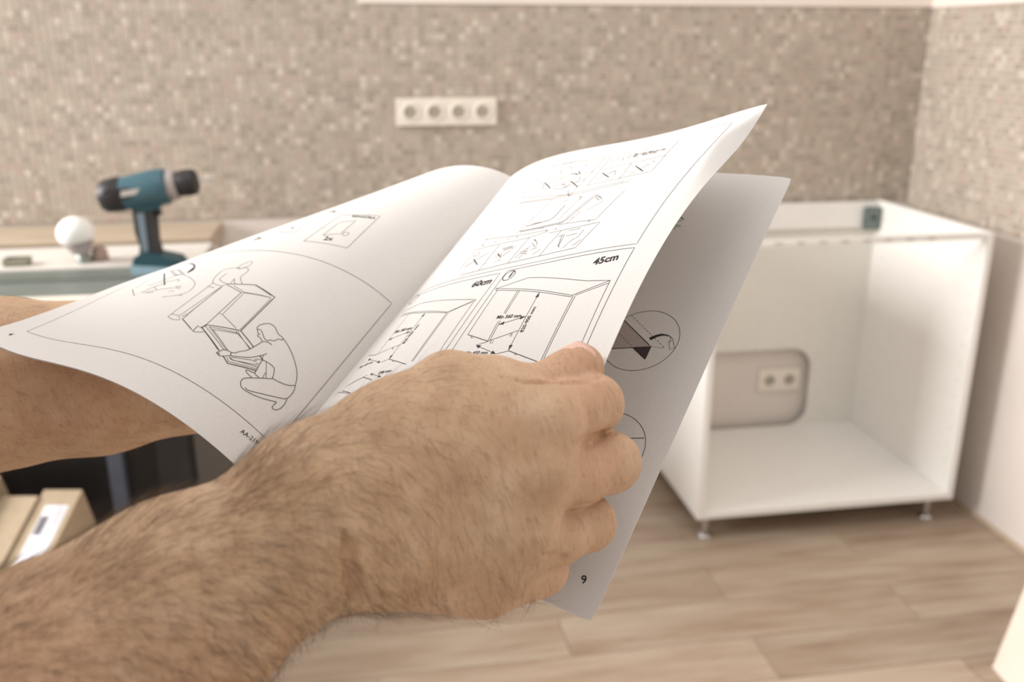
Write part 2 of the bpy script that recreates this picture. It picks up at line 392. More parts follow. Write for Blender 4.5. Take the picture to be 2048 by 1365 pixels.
# ------------------------------------------------------------------ drill
dr = thing('cordless_drill', 'teal and black cordless drill standing on its battery', 'drill', (-.480, 2.185, .866), (0, 0, math.radians(-4))); dr.scale = (.84, .84, .84)
bm = bmesh.new(); prism(bm, [(-.036, .004), (.088, .004), (.092, .022), (.080, .040), (.040, .050), (-.010, .060), (-.034, .045), (-.040, .020)], -.036, .036); bat = bm_obj('battery', bm, M_teal_d, dr, True, .008, 3)
bm = bmesh.new(); prism(bm, [(-.043, 0), (.050, 0), (.054, .018), (-.044, .026)], -.037, .037); bm_obj('battery_base', bm, plain('pale_blue_plastic', (150, 178, 190), .35), bat, True, .005, 2)
bm = bmesh.new(); prism(bm, [(-.022, .050), (.034, .050), (.028, .085), (.030, .150), (.024, .185), (-.026, .180), (-.026, .110), (-.018, .075)], -.019, .019); bm_obj('grip', bm, M_rubber, dr, True, .011, 3)
bm = bmesh.new(); prism(bm, [(-.012, .060), (.004, .060), (.004, .165), (-.016, .165)], -.0205, .0205); bm_obj('grip_inlay', bm, plain('blue_grey_rubber', (118, 132, 142), .6), dr, True, .006, 2)
A = Matrix.Translation((0, 0, .222)) @ Matrix.Rotation(math.radians(-9), 4, 'Y') @ Matrix.Rotation(PI/2, 4, 'Y')
def hb(name, prof, m, par=dr, n=28):
    bm = bmesh.new(); lathe(bm, [(r*1.17, z) for r, z in prof], n, A); return bm_obj(name, bm, m, par, True)
hb('motor_housing', [(.030, -.105), (.036, -.095), (.038, -.03), (.041, .01), (.043, .045), (.040, .068), (.030, .078)], M_teal)
hb('rear_cap', [(.012, -.110), (.030, -.107), (.037, -.096), (.0395, -.075), (.0395, -.050), (.036, -.045)], M_dark)
hb('torque_ring', [(.033, .072), (.035, .076), (.034, .090), (.030, .096)], M_grey)
hb('chuck', [(.026, .094), (.029, .100), (.031, .125), (.029, .142), (.022, .148), (.010, .150)], M_dark)
hb('drill_bit', [(.0028, .148), (.0028, .186), (.0006, .194)], M_chrome, n=10)
bm = bmesh.new(); prism(bm, [(.026, .148), (.044, .156), (.040, .178), (.030, .190)], -.010, .010); bm_obj('trigger', bm, M_dark, dr, True, .004, 2)
bm = bmesh.new(); prism(bm, [(-.10, .195), (.0, .168), (.045, .176), (.058, .196), (.03, .22), (-.09, .22)], -.024, .024); bm_obj('gear_case', bm, M_teal_d, dr, True, .009, 3)
for sy in (-1, 1):
    bm = bmesh.new(); prism(bm, [(-.092, .200), (-.015, .207), (-.02, .236), (-.085, .228)], sy*.036-.008, sy*.036+.008); bm_obj('vent_panel', bm, M_dark, dr, True, .004, 2)
    bm = bmesh.new(); prism(bm, [(-.042, .212), (.010, .221), (.008, .234), (-.040, .227)], sy*.044-.003, sy*.044+.003); bm_obj('name_plate', bm, plain('pale_plate', (190, 182, 176), .5), dr, True, .001, 1)
# ------------------------------------------------------------------ bulb
bl = thing('light_bulb', 'white globe light bulb standing on its collar left of the drill', 'light bulb', (-.664, 2.335, .8605), (0, math.radians(-9), 0)); bl.scale = (.92, .92, .92)
bm = bmesh.new(); lathe(bm, [(.014, .0), (.019, .002), (.019, .010), (.0165, .012), (.019, .015), (.0165, .018), (.019, .021), (.017, .024)], 24); bm_obj('socket_end', bm, M_steel, bl, True)
bm = bmesh.new(); lathe(bm, [(.017, .024), (.024, .030), (.033, .045), (.038, .058)], 28); bm_obj('collar', bm, M_grey, bl, True)
bm = bmesh.new(); lathe(bm, [(.038, .058)] + [(.047*math.cos(a), .080+.043*math.sin(a)) for a in np.linspace(-.45, PI/2-.02, 14)], 32); bm_obj('globe', bm, M_lamp, bl, True)
shade_cap = thing('shadow_cap', 'small brownish cap shape added for the brown shadow beside the white bulb', 'cap', (-.635, 2.36, .8605))  # brown shadow beside the bulb, put into a small cap-shaped piece
bm = bmesh.new(); lathe(bm, [(.018, 0), (.020, .004), (.018, .026), (.010, .034), (.001, .035)], 20); bm_obj('shell', bm, plain('shadow_brown', (170, 146, 134), .5), shade_cap, True)
bm = bmesh.new(); lathe(bm, [(.0215, 0), (.0215, .005), (.0195, .006)], 20); bm_obj('rim', bm, plain('shadow_brown_rim', (150, 128, 118), .5), shade_cap, True)
bx = thing('screw_tray', 'small green grey tray lying on the white board left of the bulb', 'tray', (-.815, 2.33, .8605))
boxo('tray_base', (-.028, -.02, 0), (.028, .02, .006), plain('green_grey_plastic', (146, 143, 126), .5), bx, .002)
for a, b in (((-.028, -.02, .006), (.028, -.016, .018)), ((-.028, .016, .006), (.028, .02, .018)), ((-.028, -.016, .006), (-.024, .016, .018)), ((.024, -.016, .006), (.028, .016, .018))): boxo('tray_wall', a, b, bpy.data.materials['green_grey_plastic'], bx, .001)
# ------------------------------------------------------------------ cartons leaning on the appliance
def carton(label, xr, wdt, T, y1, z1, Ln, th_, yaw, lab=False, name='carton'):
    c, s = math.cos(th_), math.sin(th_)
    cw_, sw_ = math.cos(yaw), math.sin(yaw)
    t = Vector((-sw_*c, cw_*c, -s)); a = Vector((sw_*s, -cw_*s, -c)); u = Vector((cw_, sw_, 0))
    o = thing(name, label, 'carton', (xr, y1, z1), (0, 0, 0), 'flat pack cartons leaning on the appliance')
    P = lambda i, j, k: Vector((0, 0, 0)) + u*i + t*k + a*j
    def bx_(n, i0, i1, j0, j1, k0, k1, m, par, bev):
        v = [P(i, j, k) for i in (i0, i1) for j in (j0, j1) for k in (k0, k1)]
        bm = bmesh.new(); w = [bm.verts.new(p) for p in v]
        for f in ((0, 1, 3, 2), (4, 6, 7, 5), (0, 4, 5, 1), (2, 3, 7, 6), (0, 2, 6, 4), (1, 5, 7, 3)): bm.faces.new([w[q] for q in f])
        return bm_obj(n, bm, m, par, False, bev, 2)
    bx_('box', -wdt, 0, 0, Ln, 0, T, M_cardboard, o, .003)
    bx_('flap', -wdt*.985, -.004, -.0015, .004, T*.02, T*.98, M_cardboard, o, .0008)
    if lab:
        lb = bx_('shipping_label', -wdt*.74, -wdt*.14, .045, .255, -.0008, .0004, M_label, o, 0)
        for q in range(7): bx_('barcode_bar', -wdt*.70+q*.0026, -wdt*.70+q*.0026+(.0016 if q % 2 else .0009), .075, .125, -.0013, -.0004, M_din, lb, 0)
        for q in range(3): bx_('print_line', -wdt*.38+q*.006, -wdt*.38+q*.006+.0015, .05, .10, -.0013, -.0004, M_gin, lb, 0)
    return o
TH, YW = 1.22, -.16
carton('flat brown carton with a white shipping label leaning under the forearm', -.6165, .0815, .110, 1.915, .4556, 1.30, TH, YW, True)
carton('plain flat brown carton wedged between two other cartons', -.7025, .076, .110, 1.905, .453, 1.30, TH, YW)
carton('brown carton at the left edge standing taller than its neighbours', -.785, .11, .110, 1.945, .487, 1.42, TH, YW)
# ------------------------------------------------------------------ leaning board at the right, offcut at the bottom edge
bd = thing('leaning_board', 'cream board leaning on the right wall at the frame edge', 'board', (1.383, 1.593, 0), (0, 0, 0))
sl = 0
bm = bmesh.new(); box(bm, (0, -.60, 0), (.018, 0, 2.06)); o = bm_obj('panel', bm, M_board, bd, False, .001); o.rotation_euler = (0, .189, math.radians(-6))
bm = bmesh.new(); box(bm, (-.001, -.60, 0), (.0185, 0.0012, .0025)); q = bm_obj('edge_band', bm, M_plastic, bd, False, .0004); q.rotation_euler = o.rotation_euler
tb = thing('steel_tube', 'short grey tube with a dark blue end lying beside the lower edge', 'tube', (-.305, 1.80, .0125), (0, 0, math.radians(78)))
bm = bmesh.new(); lathe(bm, [(.0085, .05), (.0115, .05), (.0125, .052), (.0125, -.10), (.009, -.10), (.0085, .045)], 20, Matrix.Rotation(PI/2, 4, 'Y')); bm_obj('tube', bm, M_steel, tb, True)
bm = bmesh.new(); lathe(bm, [(.0115, -.10), (.0125, -.102), (.0125, -.125), (.009, -.13)], 20, Matrix.Rotation(PI/2, 4, 'Y')); bm_obj('end_cap', bm, plain('dark_blue_plastic', (48, 56, 76), .45), tb, True)
